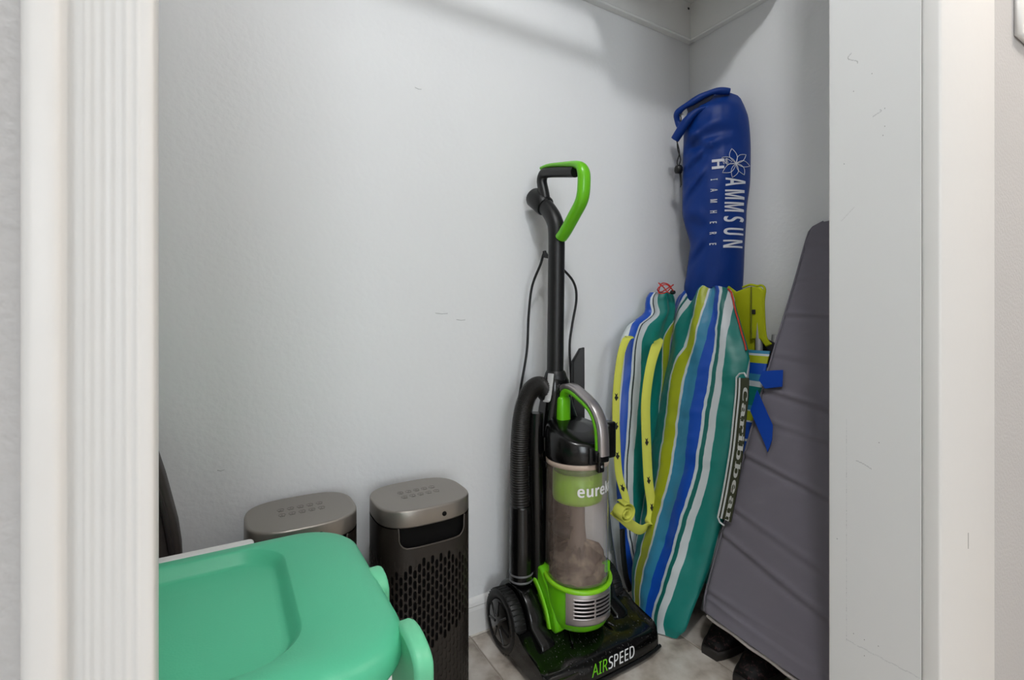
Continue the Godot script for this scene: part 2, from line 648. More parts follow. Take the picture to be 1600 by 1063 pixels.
	prism(s, PackedVector2Array([Vector2(-0.038, 0), Vector2(0.038, 0), Vector2(0.038, 0.12), Vector2(-0.038, 0.12)]), 0.0, 0.012, 0.006)
	obj("plate", s, mat(c8(236, 235, 232), 0.35), plate)
	s = new_st()
	prism(s, PackedVector2Array([Vector2(-0.016, 0.028), Vector2(0.016, 0.028), Vector2(0.016, 0.092), Vector2(-0.016, 0.092)]), 0.011, 0.017, 0.002)
	obj("rocker", s, mat(c8(240, 239, 236), 0.3), plate)

func build_shelf() -> void:
	# closet shelf on cleats with a hanging rod, mostly above the frame
	var sh := thing("closet_shelf", "white closet shelf with wooden cleats in the corner above the bags", "shelf", p3(0.3, 1.70, 1.10))
	var s := new_st()
	box(s, p3(-0.745, 1.825, 0.845), p3(1.352, 1.845, 1.098))
	wobj("board", s, M.shelf, sh)
	var cl := func(a: Vector3, b: Vector3) -> SurfaceTool:
		var q := new_st()
		box(q, a, b)
		return q
	wobj("cleat", cl.call(p3(-0.745, 1.703, 1.080), p3(1.352, 1.825, 1.0995)), M.shelf, sh)
	wobj("cleat", cl.call(p3(1.337, 1.703, 0.72), p3(1.3565, 1.825, 1.080)), M.shelf, sh)
	# rounded lower lips of the cleats
	s = new_st()
	tube(s, [p3(-0.745, 1.705, 1.0795), p3(1.337, 1.705, 1.0795)], 0.004, 8)
	wobj("cleat_edge", s, M.shelf, sh)
	s = new_st()
	tube(s, [p3(1.3365, 1.705, 0.72), p3(1.3365, 1.705, 1.08)], 0.004, 8)
	wobj("cleat_edge", s, M.shelf, sh)
	s = new_st()
	lathe(s, [[0.001, 0.0], [0.004, 0.001], [0.004, 0.002]], p3(1.325, 1.805, 1.0798), 2, 10)
	wobj("screw", s, M.black_soft, sh)
	var rod := thing("closet_rod", "round metal hanging rod in front of the closet shelf", "rod", p3(0.3, 1.76, 0.80))
	s = new_st()
	tube(s, [p3(-0.73, 1.76, 0.80), p3(1.337, 1.76, 0.80)], 0.016, 20)
	wobj("rod_tube", s, M.metal, rod)
	s = new_st()
	lathe(s, [[0.004, 0.0], [0.03, 0.0], [0.03, 0.006], [0.022, 0.010]], p3(1.327, 1.76, 0.80), 0, 20)
	wobj("flange", s, M.metal, rod)
	# a folded throw lying on the shelf, its end falling over the shelf edge and the rod near the corner
	var bl := thing("folded_throw", "pale grey folded throw hanging over the shelf edge near the corner", "blanket", p3(1.03, 1.69, 0.80))
	s = new_st()
	var rings := []
	for k in 31:
		var t := k / 30.0
		var x := 0.765 + 0.555 * t
		var low := 1.712 + 0.006 * sin(k * 0.9) + 0.05 * pow(1.0 - t, 8.0)
		var wob := 0.003 * sin(k * 1.3)
		var ring := PackedVector3Array()
		var path := [[1.05, 1.847], [0.90, 1.847], [0.842, 1.848], [0.826, 1.836], [0.802, 1.800], [0.786, 1.782], [0.776, 1.760], [0.773, 1.72], [0.773, low]]
		for q in path:
			ring.append(p3(x, q[1] + 0.002, q[0] + (wob if q[0] < 0.8 else 0.0)))
		for i in path.size():
			var q: Array = path[path.size() - 1 - i]
			ring.append(p3(x, q[1] + (0.010 if q[0] > 0.8 else 0.0) + 0.002, q[0] - (0.010 if q[0] <= 0.84 else 0.0) + (wob if q[0] < 0.8 else 0.0)))
		rings.append(ring)
	loft(s, rings)
	wobj("cloth", s, mat(c8(190, 190, 192), 0.9), bl)

func build_cooler() -> void:
	var cx := -0.115
	var cd := 0.674
	var w := 0.60
	var dp := 0.372
	var co := thing("cooler", "mint green lidded white cooler in the left foreground", "cooler", p3(cx, 0, cd))
	co.scale = Vector3(1, 1.018, 1)
	var white := mat(c8(226, 226, 224), 0.35)
	var mint := bumpy(mat(c8(84, 190, 148), 0.42, 0, 0.45), noise_tex(0.2, 256, 2, 31), 0.01, 6.0)
	var mint2 := mat(c8(110, 205, 160), 0.4, 0, 0.45)
	var s := new_st()
	var rings := []
	for q in [[0.0, 0.075], [0.004, 0.066], [0.012, 0.06], [0.30, 0.035], [0.372, 0.03], [0.376, 0.024], [0.380, 0.016], [0.402, 0.016], [0.405, 0.02]]:
		var i: float = q[1]
		rings.append(flat_ring(rr(w - 2 * i, dp - 2 * i, 0.09 - i * 0.5, 8), q[0]))
	loft(s, rings)
	obj("body", s, white, co)
	# white rim that shows past the lid along the back
	s = new_st()
	slab(s, 0.45, 0.022, 0.388, 0.4325, 0.008, 0.004, Vector3(-0.065, 0, -0.1955), 6)
	obj("rim", s, white, co)
	# lid: rolled edge, shallow pan pressed into the top
	s = new_st()
	rings = []
	for q in [[0.404, 0.006], [0.406, 0.001], [0.41, 0.0], [0.424, 0.001], [0.431, 0.004], [0.436, 0.010], [0.4392, 0.02], [0.4405, 0.032]]:
		var i: float = q[1]
		rings.append(flat_ring(rr(w - 2 * i, dp - 2 * i, 0.085 - i * 0.6, 10), q[0]))
	# pan: its outline is smaller and shifted away from the handle end
	var pan := [[0.4410, 0.0, 0.060], [0.4398, 0.0022, 0.058], [0.4340, 0.0075, 0.053], [0.4275, 0.0125, 0.048], [0.4250, 0.016, 0.045], [0.4246, 0.022, 0.04], [0.4260, 0.06, 0.03]]
	for q in pan:
		var i: float = q[1]
		rings.append(flat_ring(rr(0.40 - 2 * i, 0.283 - 2 * i, q[2], 10), q[0], Vector3(-0.005, 0, -0.006)))
	loft(s, rings, true, true, true)
	obj("lid", s, mint, co)
	# lugs and swing-handle ends at the near right side
	for q in [[0.205, -0.002, 0.06], [0.215, 0.145, 0.085]]:
		s = new_st()
		var hw: float = q[2] / 2
		var poly := PackedVector2Array()
		for k in 13:
			var a := PI * k / 12.0
			poly.append(Vector2(cos(a) * hw, 0.414 + sin(a) * 0.022))
		poly.append(Vector2(-hw, 0.355))
		poly.append(Vector2(hw, 0.355))
		var xf := Transform3D(Basis(Vector3(0, 0, -1), Vector3.UP, Vector3.RIGHT), Vector3(0.289, 0.0, q[1]))
		prism(s, poly, 0.0, 0.022, 0.005, xf)
		obj("lug", s, mint2, co)
	s = new_st()
	tube(s, spline([Vector3(0.305, 0.372, -0.002), Vector3(0.314, 0.30, -0.002), Vector3(0.316, 0.22, 0.03), Vector3(0.316, 0.20, 0.05), Vector3(0.316, 0.22, 0.07), Vector3(0.314, 0.30, 0.135), Vector3(0.305, 0.372, 0.145)], 6), 0.008, 12)
	obj("handle", s, white, co)
	s = new_st()
	lathe(s, [[0.004, 0.0], [0.017, 0.0], [0.019, 0.004], [0.017, 0.012], [0.004, 0.014]], Vector3(0.304, 0.372, 0.145), 0, 20)
	obj("pivot", s, white, co)

# rounded box outline resampled to even steps; starts at the back middle and runs over the left side to the front
func even_outline(w: float, d: float, ex: float, count: int) -> PackedVector2Array:
	var raw := PackedVector2Array()
	for k in 1440:
		var a := TAU * k / 1440.0 - PI / 2
		var cx := cos(a)
		var sx := sin(a)
		raw.append(Vector2(-signf(cx) * pow(absf(cx), 2.0 / ex) * w / 2, signf(sx) * pow(absf(sx), 2.0 / ex) * d / 2))
	var cum := [0.0]
	for k in 1440:
		cum.append(cum[k] + raw[k].distance_to(raw[(k + 1) % 1440]))
	var total: float = cum[1440]
	var out := PackedVector2Array()
	var j := 0
	for i in count:
		var want := total * i / count
		while cum[j + 1] < want:
			j += 1
		out.append(raw[j].lerp(raw[(j + 1) % 1440], (want - cum[j]) / maxf(cum[j + 1] - cum[j], 1e-9)))
	return out

func build_purifiers() -> void:
	var bronze := mat(c8(150, 144, 137), 0.36, 0.75)
	var shell_m := mat(c8(40, 35, 31), 0.38, 0.15)
	var a := thing("air_purifier", "tower air purifier standing between green-lidded cooler and vacuum, grille in view", "air purifier", p3(0.350, 0, 0.955), "air purifiers")
	var W := 0.190
	var D := 0.166
	var EX := 3.0
	var N := 560
	var COLS := 70
	var o := even_outline(W, D, EX, N)
	var sc := func(k: float, y: float, inn: float) -> Vector3:
		# point on the outline at step k (of N), moved inwards by inn
		var i := int(floor(k)) % N
		var q := o[i].lerp(o[(i + 1) % N], k - floor(k))
		var t := (o[(i + 4) % N] - o[(i + N - 4) % N]).normalized()
		var nn := Vector2(t.y, -t.x)
		if nn.dot(q) < 0:
			nn = -nn
		return Vector3(q.x - nn.x * inn, y, q.y - nn.y * inn)
	# cap
	var s := new_st()
	var rings := []
	for q in [[0.397, 0.004], [0.3985, 0.001], [0.401, 0.0], [0.4265, 0.0003], [0.4288, 0.0012], [0.4297, 0.0028], [0.430, 0.005]]:
		var ring := PackedVector3Array()
		for k in 120:
			ring.append(sc.call(k * N / 120.0, q[0], q[1]))
		rings.append(ring)
	loft(s, rings)
	obj("cap", s, bronze, a)
	# dark core behind openings
	s = new_st()
	rings = []
	for y in [0.01, 0.396]:
		var ring := PackedVector3Array()
		for k in 80:
			ring.append(sc.call(k * N / 80.0, y, 0.007))
		rings.append(ring)
	loft(s, rings)
	obj("core", s, M.black_matte, a)
	# shell: foot band and upper band with the air outlet cut out
	s = new_st()
	rings = []
	for q in [[0.002, 0.006], [0.006, 0.002], [0.012, 0.0], [0.04, 0.0]]:
		var ring := PackedVector3Array()
		for k in 120:
			ring.append(sc.call(k * N / 120.0, q[0], q[1]))
		rings.append(ring)
	loft(s, rings)
	var per := 0.0
	for k in N:
		per += o[k].distance_to(o[(k + 1) % N])
	var half := 0.068
	var rad := 0.018
	var lip := []
	s.set_smooth_group(1)
	var top_at := func(k: float) -> float:
		var x := absf(k - N / 2.0) / N * per
		if x >= half:
			return 0.397
		if x > half - rad:
			var e := x - (half - rad)
			return minf(0.397, 0.36 + rad - sqrt(maxf(0.0, rad * rad - e * e)))
		return 0.36
	for k in N:
		var t0: float = top_at.call(k)
		var t1: float = top_at.call(k + 1)
		var a0: Vector3 = sc.call(k, 0.34, 0.0)
		var a1: Vector3 = sc.call(k + 1, 0.34, 0.0)
		var b0: Vector3 = sc.call(k, t0, 0.0)
		var b1: Vector3 = sc.call(k + 1, t1, 0.0)
		quad(s, a0, a1, b1, b0)
		if absf(k - N / 2.0) / N * per < half + 0.002:
			lip.append(b0)
	obj("shell", s, shell_m, a)
	s = new_st()
	tube(s, lip, 0.0014, 8)
	obj("outlet_lip", s, mat(c8(84, 78, 72), 0.35, 0.3), a)
	# grille: brick-laid upright slots, open in the middle of the front, shallow dents around
	s = new_st()
	var dents := new_st()
	var y0 := 0.04
	var ph := 0.02
	var step := float(N) / COLS
	for c in COLS:
		var off := 0.5 if c % 2 else 0.0
		for r in range(-1, 15):
			var lo := maxf(y0, y0 + (r + off) * ph)
			var hi := minf(0.34, y0 + (r + 1 + off) * ph)
			if hi - lo < 0.001:
				continue
			var km := (c + 0.5) * step
			var dc := (km - N / 2.0) / step
			var yc := (lo + hi) / 2
			var full := hi - lo > 0.0195
			var k0 := c * step
			var k1 := (c + 1) * step
			if not full:
				s.set_smooth_group(1)
				quad(s, sc.call(k0, lo, 0.0), sc.call(k1, lo, 0.0), sc.call(k1, hi, 0.0), sc.call(k0, hi, 0.0))
				continue
			var open := absf(yc - 0.255) < 0.088 - 0.0035 * absf(dc) and absf(dc) < 14.0
			var hw := 0.36 * step
			var hh := 0.0084
			var outer := [[k0, lo], [km - hw * 0.4, lo], [km + hw * 0.4, lo], [k1, lo], [k1, yc - hh * 0.6], [k1, yc + hh * 0.6], [k1, hi], [km + hw * 0.4, hi], [km - hw * 0.4, hi], [k0, hi], [k0, yc + hh * 0.6], [k0, yc - hh * 0.6]]
			var inner := [[km - hw * 0.8, yc - hh * 0.8], [km - hw * 0.4, yc - hh], [km + hw * 0.4, yc - hh], [km + hw * 0.8, yc - hh * 0.8], [km + hw, yc - hh * 0.6], [km + hw, yc + hh * 0.6], [km + hw * 0.8, yc + hh * 0.8], [km + hw * 0.4, yc + hh], [km - hw * 0.4, yc + hh], [km - hw * 0.8, yc + hh * 0.8], [km - hw, yc + hh * 0.6], [km - hw, yc - hh * 0.6]]
			var deep := 0.0035 if open else 0.0009
			var po := []
			var pi := []
			var pd := PackedVector3Array()
			for q in 12:
				po.append(sc.call(outer[q][0], outer[q][1], 0.0))
				pi.append(sc.call(inner[q][0], inner[q][1], 0.0))
				pd.append(sc.call(inner[q][0], inner[q][1], deep))
			s.set_smooth_group(1)
			for q in 12:
				var q2 := (q + 1) % 12
				quad(s, po[q], po[q2], pi[q2], pi[q])
			s.set_smooth_group(5)
			for q in 12:
				var q2 := (q + 1) % 12
				quad(s, pi[q], pi[q2], pd[q2], pd[q])
			if not open:
				cap(s, pd, 7, false)
	obj("grille", s, shell_m, a)
	# sensor eye on the cap
	s = new_st()
	var eye: Vector3 = sc.call(N / 2.0 + 0.02 / per * N, 0.4125, -0.0006)
	lathe(s, [[0.0045, -0.002], [0.0045, 0.0004], [0.0036, 0.0008], [0.001, 0.0008]], eye, 2, 16)
	obj("sensor_eye", s, M.black_matte, a)
	# touch buttons printed on the top: fine rings, dots and dashes
	var ink := mat(c8(122, 117, 111), 0.45, 0.5)
	for row in 2:
		for col in 5:
			s = new_st()
			var c := Vector3(-0.034 + col * 0.017, 0.43005, -0.020 + row * 0.026)
			lathe(s, [[0.0062, 0.0], [0.0062, 0.0003], [0.0055, 0.0003], [0.0055, 0.0]], c, 1, 18, false, false)
			lathe(s, [[0.0012, 0.0], [0.0012, 0.0003], [0.0002, 0.0003]], c, 1, 8, false, true)
			for k in 3:
				box(s, c + Vector3(-0.004 + k * 0.003, 0, 0.0075), c + Vector3(-0.002 + k * 0.003, 0.0003, 0.0085))
			obj("touch_button", s, ink, a)
	for k in 4:
		s = new_st()
		slab(s, 0.02, 0.02, 0.0, 0.004, 0.009, 0.001, Vector3(0.06 * (1 if k & 1 else -1), 0, 0.045 * (1 if k & 2 else -1)))
		obj("foot", s, M.black_matte, a)
	var b := a.duplicate()
	b.name = numbered("air_purifier")
	add_child(b)
	b.position = p3(0.130, 0, 0.985)
	tag(b, "tower air purifier behind the cooler lid with only its top showing", "air purifier", "air purifiers")

# ------------------------------------------------------------------ vacuum cleaner
func build_vacuum() -> void:
	var bx := 0.73
	var bd := 0.93
	var vac := thing("upright_vacuum", "black and lime green upright bagless vacuum cleaner leaning on back wall", "vacuum cleaner", p3(bx, 0, bd))
	var L := func(x: float, y: float, d: float) -> Vector3:
		return Vector3(x - bx, y, bd - d)
	var dusty := mat(Color(1, 1, 1), 0.16, 0, 0.5)
	dusty.albedo_texture = noise_tex(0.09, 512, 2, 44, ramp([[0.0, c8(8, 8, 8)], [0.80, c8(9, 9, 9)], [0.86, c8(110, 108, 104)], [1.0, c8(170, 168, 165)]]))
	dusty.uv1_triplanar = true
	dusty.uv1_scale = Vector3.ONE * 3.2
	# --- floor head
	var s := new_st()
	var rings := []
	for k in 33:
		var t := -1.0 + 2.0 * k / 32.0
		var x := 0.165 * t
		var e := absf(t)
		var zf := 0.132 - 0.012 * pow(e, 4.0)
		var hump := 1.0 - 0.18 * smoothstep(0.45, 1.0, e)
		var end := 0.0 if (k > 0 and k < 32) else 0.006
		var ring := PackedVector3Array()
		var dip := 0.006 * smoothstep(0.25, 0.55, e) * (1.0 - smoothstep(0.75, 0.95, e))
		for q in [[zf - 0.010, 0.006], [zf - 0.001, 0.010], [zf, 0.016], [zf - 0.006, 0.040], [zf - 0.012, 0.049], [zf - 0.022, 0.054], [zf - 0.050, 0.060 - dip], [zf - 0.080, 0.067 - dip], [0.02, 0.082 - dip], [-0.03, 0.092], [-0.06, 0.094], [-0.068, 0.088], [-0.07, 0.07], [-0.07, 0.012], [-0.066, 0.006]]:
			var yy: float = q[1]
			if yy > 0.03:
				yy = 0.03 + (yy - 0.03) * hump
			ring.append(Vector3(x, yy * (1.0 - end * 6) + end * 2, q[0] - (end if q[0] > 0 else -end)))
		rings.append(ring)
	loft(s, rings)
	var head := obj("floor_head", s, dusty, vac)
	# raised ribs on the head
	for sx in [-1, 1]:
		s = new_st()
		tube(s, spline([Vector3(sx * 0.042, 0.0795, 0.03), Vector3(sx * 0.05, 0.071, 0.055), Vector3(sx * 0.062, 0.066, 0.075)], 4), [0.001, 0.003, 0.004, 0.004, 0.004, 0.004, 0.004, 0.003, 0.001], 8)
		obj("rib", s, M.black, head)
	# brush window near the left front corner
	s = new_st()
	box(s, Vector3(-0.150, 0.030, 0.119), Vector3(-0.085, 0.044, 0.1252))
	obj("brush_window", s, mat(c8(38, 34, 32), 0.12), head)
	# bumper strip
	s = new_st()
	var bum := []
	for k in 25:
		var t := -1.0 + 2.0 * k / 24.0
		bum.append(Vector3(0.163 * t, 0.011, 0.133 - 0.012 * pow(absf(t), 4.0)))
	tube(s, bum, 0.004, 8)
	obj("bumper", s, M.black_soft, head)
	# lettering on the front face
	var on_face := func(x: float, y: float, z: float) -> Vector3:
		var t := x / 0.165
		var zf := 0.132 - 0.012 * pow(absf(t), 4.0)
		return Vector3(x, y, zf - 0.006 * (y - 0.016) / 0.024 + 0.0006 + z)
	s = new_st()
	var w1 := letters(s, "AIR", 0.030, func(x: float, y: float, z: float): return on_face.call(-0.055 + x, 0.0165 + y, z), 0.25, "Droid Sans", false, 0.95)
	obj("lettering", s, M.green, head)
	s = new_st()
	letters(s, "SPEED", 0.030, func(x: float, y: float, z: float): return on_face.call(-0.055 + w1 + 0.003 + x, 0.0165 + y, z), 0.25, "Droid Sans", false, 0.95)
	obj("lettering", s, M.white_print, head)
	# --- wheels with fenders
	for sx in [-1, 1]:
		var wc := Vector3(sx * 0.149, 0.071, -0.07)
		s = new_st()
		var prof := [[0.035, -0.017 * sx], [0.055, -0.018 * sx], [0.066, -0.017 * sx], [0.0702, -0.012 * sx], [0.0705, 0.0], [0.0702, 0.012 * sx], [0.066, 0.017 * sx], [0.056, 0.018 * sx], [0.052, 0.013 * sx], [0.02, 0.013 * sx]]
		lathe(s, prof, wc, 0, 48)
		for k in 40:
			var a := TAU * k / 40.0
			var c := wc + Vector3(0, cos(a), sin(a)) * 0.0705
			tube(s, [c + Vector3(-0.013, 0, 0), c + Vector3(0.013, 0, 0)], 0.0014, 5)
		var wheel := obj("wheel", s, mat(c8(8, 8, 8), 0.5), vac)
		s = new_st()
		lathe(s, [[0.05, 0.010 * sx], [0.05, 0.016 * sx], [0.044, 0.019 * sx], [0.016, 0.021 * sx], [0.003, 0.022 * sx]], wc, 0, 32)
		for k in 7:
			var a := TAU * k / 7.0
			var dir := Vector3(0, cos(a), sin(a))
			tube(s, [wc + dir * 0.014 + Vector3(0.021 * sx, 0, 0), wc + dir * 0.046 + Vector3(0.018 * sx, 0, 0)], 0.003, 6)
		obj("hub", s, M.black, wheel)
		s = new_st()
		var fp := PackedVector2Array()
		for k in 13:
			var a := deg_to_rad(10.0 + 165.0 * k / 12.0)
			fp.append(Vector2(-0.07 + cos(a) * 0.082, 0.071 + sin(a) * 0.082))
		fp.append(Vector2(-0.128, 0.045))
		fp.append(Vector2(-0.09, 0.03))
		fp.append(Vector2(0.0, 0.016))
		fp.append(Vector2(0.055, 0.02))
		fp.append(Vector2(0.05, 0.07))
		var fx := Transform3D(Basis(Vector3(0, 0, 1), Vector3.UP, Vector3(-1, 0, 0)), Vector3(sx * 0.110, 0, 0))
		prism(s, fp, -0.020, 0.020, 0.006, fx)
		obj("fender", s, M.black, vac)
	# --- rear spine with tube socket
	s = new_st()
	rings = []
	for q in [[0.075, 0.15, 0.075, 0.985, 0.0], [0.16, 0.13, 0.065, 0.99, 0.0], [0.30, 0.115, 0.055, 0.995, 0.0], [0.46, 0.11, 0.055, 0.995, 0.0], [0.53, 0.105, 0.06, 0.992, -0.002], [0.565, 0.085, 0.06, 0.99, -0.008], [0.60, 0.068, 0.058, 0.986, -0.012], [0.632, 0.062, 0.056, 0.985, -0.014], [0.642, 0.052, 0.05, 0.985, -0.014]]:
		rings.append(flat_ring(rr(q[1], q[2], 0.02, 6), q[0], Vector3(q[4], 0, bd - q[3])))
	loft(s, rings)
	obj("spine", s, M.black, vac)
	s = new_st()
	lathe(s, [[0.020, 0.0], [0.028, 0.0], [0.029, 0.006], [0.026, 0.018], [0.0225, 0.024]], L.call(0.716, 0.632, 0.985), 1, 24)
	obj("tube_socket", s, M.black_soft, vac)
	for q in [[0.668, 0.47, 0.958], [0.672, 0.43, 0.958]]:
		s = new_st()
		slab(s, 0.020, 0.016, 0.0, 0.034 if q[1] > 0.45 else 0.014, 0.004, 0.003, L.call(q[0], q[1], q[2]))
		obj("hose_clip", s, M.black, vac)
	# clear hook beside the socket
	s = new_st()
	band(s, spline([L.call(0.690, 0.652, 0.968), L.call(0.684, 0.62, 0.966), L.call(0.676, 0.592, 0.962), L.call(0.668, 0.588, 0.958)], 5), Vector3(0.5, 0, 1), 0.016, 0.004)
	obj("hose_hook", s, mat(c8(190, 190, 190), 0.3), vac)
	# --- green motor housing
	s = new_st()
	var mc := Vector3(-0.005, 0, 0.02)
	lathe(s, [[0.03, 0.078], [0.058, 0.080], [0.069, 0.088], [0.0755, 0.104], [0.0775, 0.13], [0.0775, 0.172], [0.076, 0.178], [0.05, 0.179]], mc, 1, 48)
	var motor := obj("motor_housing", s, M.green, vac)
	s = new_st()
	var rim := []
	for k in 49:
		var a := TAU * k / 48.0
		rim.append(mc + Vector3(sin(a) * 0.0765, 0.184 - 0.006 * cos(a), cos(a) * 0.0765))
	tube(s, rim, 0.0055, 10, false)
	obj("rim", s, mat(c8(140, 214, 30), 0.25), motor)
	# side fin, the broad green flank at the left
	s = new_st()
	prism(s, PackedVector2Array([Vector2(-0.060, 0.078), Vector2(0.035, 0.072), Vector2(0.044, 0.082), Vector2(0.034, 0.118), Vector2(0.010, 0.165), Vector2(-0.020, 0.198), Vector2(-0.060, 0.20)]), -0.075, -0.048, 0.006, Transform3D(Basis(Vector3(0, 0, 1), Vector3.UP, Vector3(1, 0, 0)), Vector3(-0.008, 0, 0)))
	obj("side_fin", s, M.green, motor)
	s = new_st()
	band(s, spline([Vector3(-0.086, 0.170, -0.052), Vector3(-0.087, 0.148, -0.020), Vector3(-0.088, 0.115, 0.008), Vector3(-0.088, 0.080, 0.022)], 6), Vector3(0.0, 0.3, 1), 0.014, 0.006)
	obj("side_trim", s, mat(c8(130, 212, 34), 0.25), motor)
	# silver exhaust vent with slats in front of a dark opening
	var va0 := -1.0
	var va1 := 0.55
	s = new_st()
	lathe(s, [[0.0765, 0.104], [0.0795, 0.106], [0.080, 0.11], [0.080, 0.172], [0.0785, 0.176]], mc, 1, 24, false, false, va0, va1)
	var vent := obj("exhaust_vent", s, M.silver, motor)
	s = new_st()
	lathe(s, [[0.0803, 0.122], [0.0803, 0.166]], mc, 1, 18, false, false, va0 + 0.25, va1 - 0.12)
	obj("opening", s, M.black_matte, vent)
	for k in 6:
		s = new_st()
		var sl := []
		for i in 15:
			var a := lerpf(va0 + 0.22, va1 - 0.1, i / 14.0)
			sl.append(mc + Vector3(sin(a) * 0.0815, 0.1225 + k * 0.0085, cos(a) * 0.0815))
		tube(s, sl, 0.0021, 6)
		obj("slat", s, M.silver, vent)
	s = new_st()
	var am := (va0 + va1) / 2 + 0.05
	tube(s, [mc + Vector3(sin(am) * 0.082, 0.121, cos(am) * 0.082), mc + Vector3(sin(am) * 0.082, 0.167, cos(am) * 0.082)], 0.0022, 6)
	obj("mullion", s, M.silver, vent)
	# --- clear dust cup
	var cc := Vector3(-0.005, 0, 0.02)
	var clear := mat(Color(0.80, 0.70, 0.64, 0.22), 0.04, 0, 0.5)
	clear.transparency = BaseMaterial3D.TRANSPARENCY_ALPHA
	s = new_st()
	lathe(s, [[0.0715, 0.186], [0.0725, 0.20], [0.0725, 0.44], [0.0735, 0.458]], cc, 1, 56, false, false)
	var cup := obj("dust_cup", s, clear, vac)
	s = new_st()
	lathe(s, [[0.0725, 0.448], [0.0742, 0.449], [0.0745, 0.454], [0.0742, 0.459], [0.0725, 0.460]], cc, 1, 48, false, false)
	obj("cup_collar", s, mat(c8(196, 176, 160), 0.35), cup)
	s = new_st()
	lathe(s, [[0.02, 0.358], [0.05, 0.359], [0.057, 0.363], [0.059, 0.370], [0.058, 0.428], [0.055, 0.430], [0.04, 0.430]], cc, 1, 40)
	obj("filter_shroud", s, mat(c8(140, 196, 16), 0.35), cup)
	s = new_st()
	lathe(s, [[0.02, 0.430], [0.056, 0.430], [0.057, 0.436], [0.057, 0.448], [0.02, 0.449]], cc, 1, 40)
	obj("shroud_top", s, M.green_dark, cup)
	s = new_st()
	lathe(s, [[0.028, 0.19], [0.024, 0.24], [0.018, 0.30], [0.018, 0.360]], cc, 1, 24)
	obj("cyclone_tube", s, mat(c8(112, 100, 94), 0.4), cup)
	s = new_st()
	rings = []
	for k in 11:
		var t := k / 10.0
		var ring := PackedVector3Array()
		for i in 28:
			var a := TAU * i / 28.0
			var r := 0.068 * (1.0 - 0.16 * t) + 0.010 * noise.get_noise_3d(cos(a) * 4, t * 6, sin(a) * 4) * 2.0
			r = minf(r, 0.069) * (1.0 if k < 9 else (0.75 if k == 9 else 0.4))
			var hi := 0.062 + 0.040 * noise.get_noise_2d(cos(a) * 2 + 5, sin(a) * 2)
			ring.append(cc + Vector3(sin(a) * r, 0.188 + t * hi, cos(a) * r))
		rings.append(ring)
	loft(s, rings)
	var lint := mat(Color(1, 1, 1), 1.0, 0, 0.1)
	lint.albedo_texture = noise_tex(0.02, 256, 6, 60, ramp([[0.0, c8(52, 46, 44)], [0.4, c8(84, 75, 70)], [0.65, c8(140, 126, 112)], [1.0, c8(176, 162, 146)]]))
	lint.uv1_triplanar = true
	lint.uv1_scale = Vector3.ONE * 4
	obj("lint", s, lint, cup)
	s = new_st()
	box(s, Vector3(0.018, 0.198, 0.068), Vector3(0.048, 0.222, 0.0745))
	obj("latch_flap", s, M.green, cup)
	s = new_st()
	lathe(s, [[0.054, 0.285], [0.060, 0.287], [0.061, 0.292], [0.055, 0.30], [0.03, 0.305]], cc, 1, 32, false, false, PI * 0.9, PI * 1.7)
	obj("inner_fin", s, M.black_soft, cup)
	s = new_st()
	letters(s, "eureka", 0.034, func(x: float, y: float, z: float): 
		var a := -0.67 + x / 0.073
		return cc + Vector3(sin(a) * (0.0731 + z), 0.381 + y, cos(a) * (0.0731 + z)), 0.0, "Droid Sans", true, 1.0, 0.0004)
	obj("lettering", s, mat(c8(240, 240, 240), 0.4), cup)
	# --- black lid with sloping top
	s = new_st()
	rings = []
	for q in [[0.0735, 0.460, 0.0], [0.0755, 0.463, 0.0], [0.0765, 0.472, 0.0], [0.0762, 0.512, 0.55], [0.0735, 0.522, 0.9], [0.066, 0.527, 1.0], [0.03, 0.531, 1.0]]:
		var ring := PackedVector3Array()
		for k in 48:
			var a := TAU * k / 48.0
			ring.append(cc + Vector3(sin(a) * q[0], q[1] - 0.26 * q[2] * cos(a) * q[0], cos(a) * q[0]))
		rings.append(ring)
	loft(s, rings)
	var lid := obj("cup_lid", s, M.black, vac)
	s = new_st()
	slab(s, 0.03, 0.02, 0.462, 0.50, 0.005, 0.003, cc + Vector3(-0.012, 0, 0.069))
	obj("release_button", s, M.black_soft, lid)
	s = new_st()
	slab(s, 0.034, 0.03, 0.462, 0.545, 0.010, 0.005, cc + Vector3(0.055, 0, 0.045))
	obj("shoulder", s, M.black, lid)
	# --- carry handle: lime inside, silver outside
	var hp := spline([Vector3(-0.008, 0.530, -0.030), Vector3(-0.008, 0.575, -0.034), Vector3(-0.008, 0.606, -0.022), Vector3(-0.008, 0.612, 0.004), Vector3(-0.008, 0.600, 0.040), Vector3(-0.008, 0.580, 0.078), Vector3(-0.008, 0.552, 0.098), Vector3(-0.008, 0.520, 0.104), Vector3(-0.008, 0.485, 0.105)], 6)
	s = new_st()
	band(s, hp, Vector3(1, 0, 0), 0.026, 0.012)
	var carry := obj("carry_handle", s, M.green, vac)
	s = new_st()
	band(s, hp.slice(9), Vector3(1, 0, 0), 0.027, 0.013, 0.011)
	obj("silver_cover", s, M.silver, carry)
	s = new_st()
	slab(s, 0.036, 0.050, 0.520, 0.596, 0.012, 0.008, Vector3(-0.010, 0, -0.040))
	obj("handle_post", s, M.green, carry)
	s = new_st()
	slab(s, 0.032, 0.030, 0.470, 0.496, 0.006, 0.004, Vector3(-0.008, 0, 0.104))
	slab(s, 0.018, 0.012, 0.445, 0.475, 0.004, 0.003, Vector3(-0.006, 0, 0.102))
	var latch := obj("latch", s, M.black, carry)
	s = new_st()
	lathe(s, [[0.003, 0.0], [0.0035, 0.0012], [0.001, 0.0016]], Vector3(-0.006, 0.459, 0.1078), 2, 12)
	obj("rivet", s, M.silver, latch)
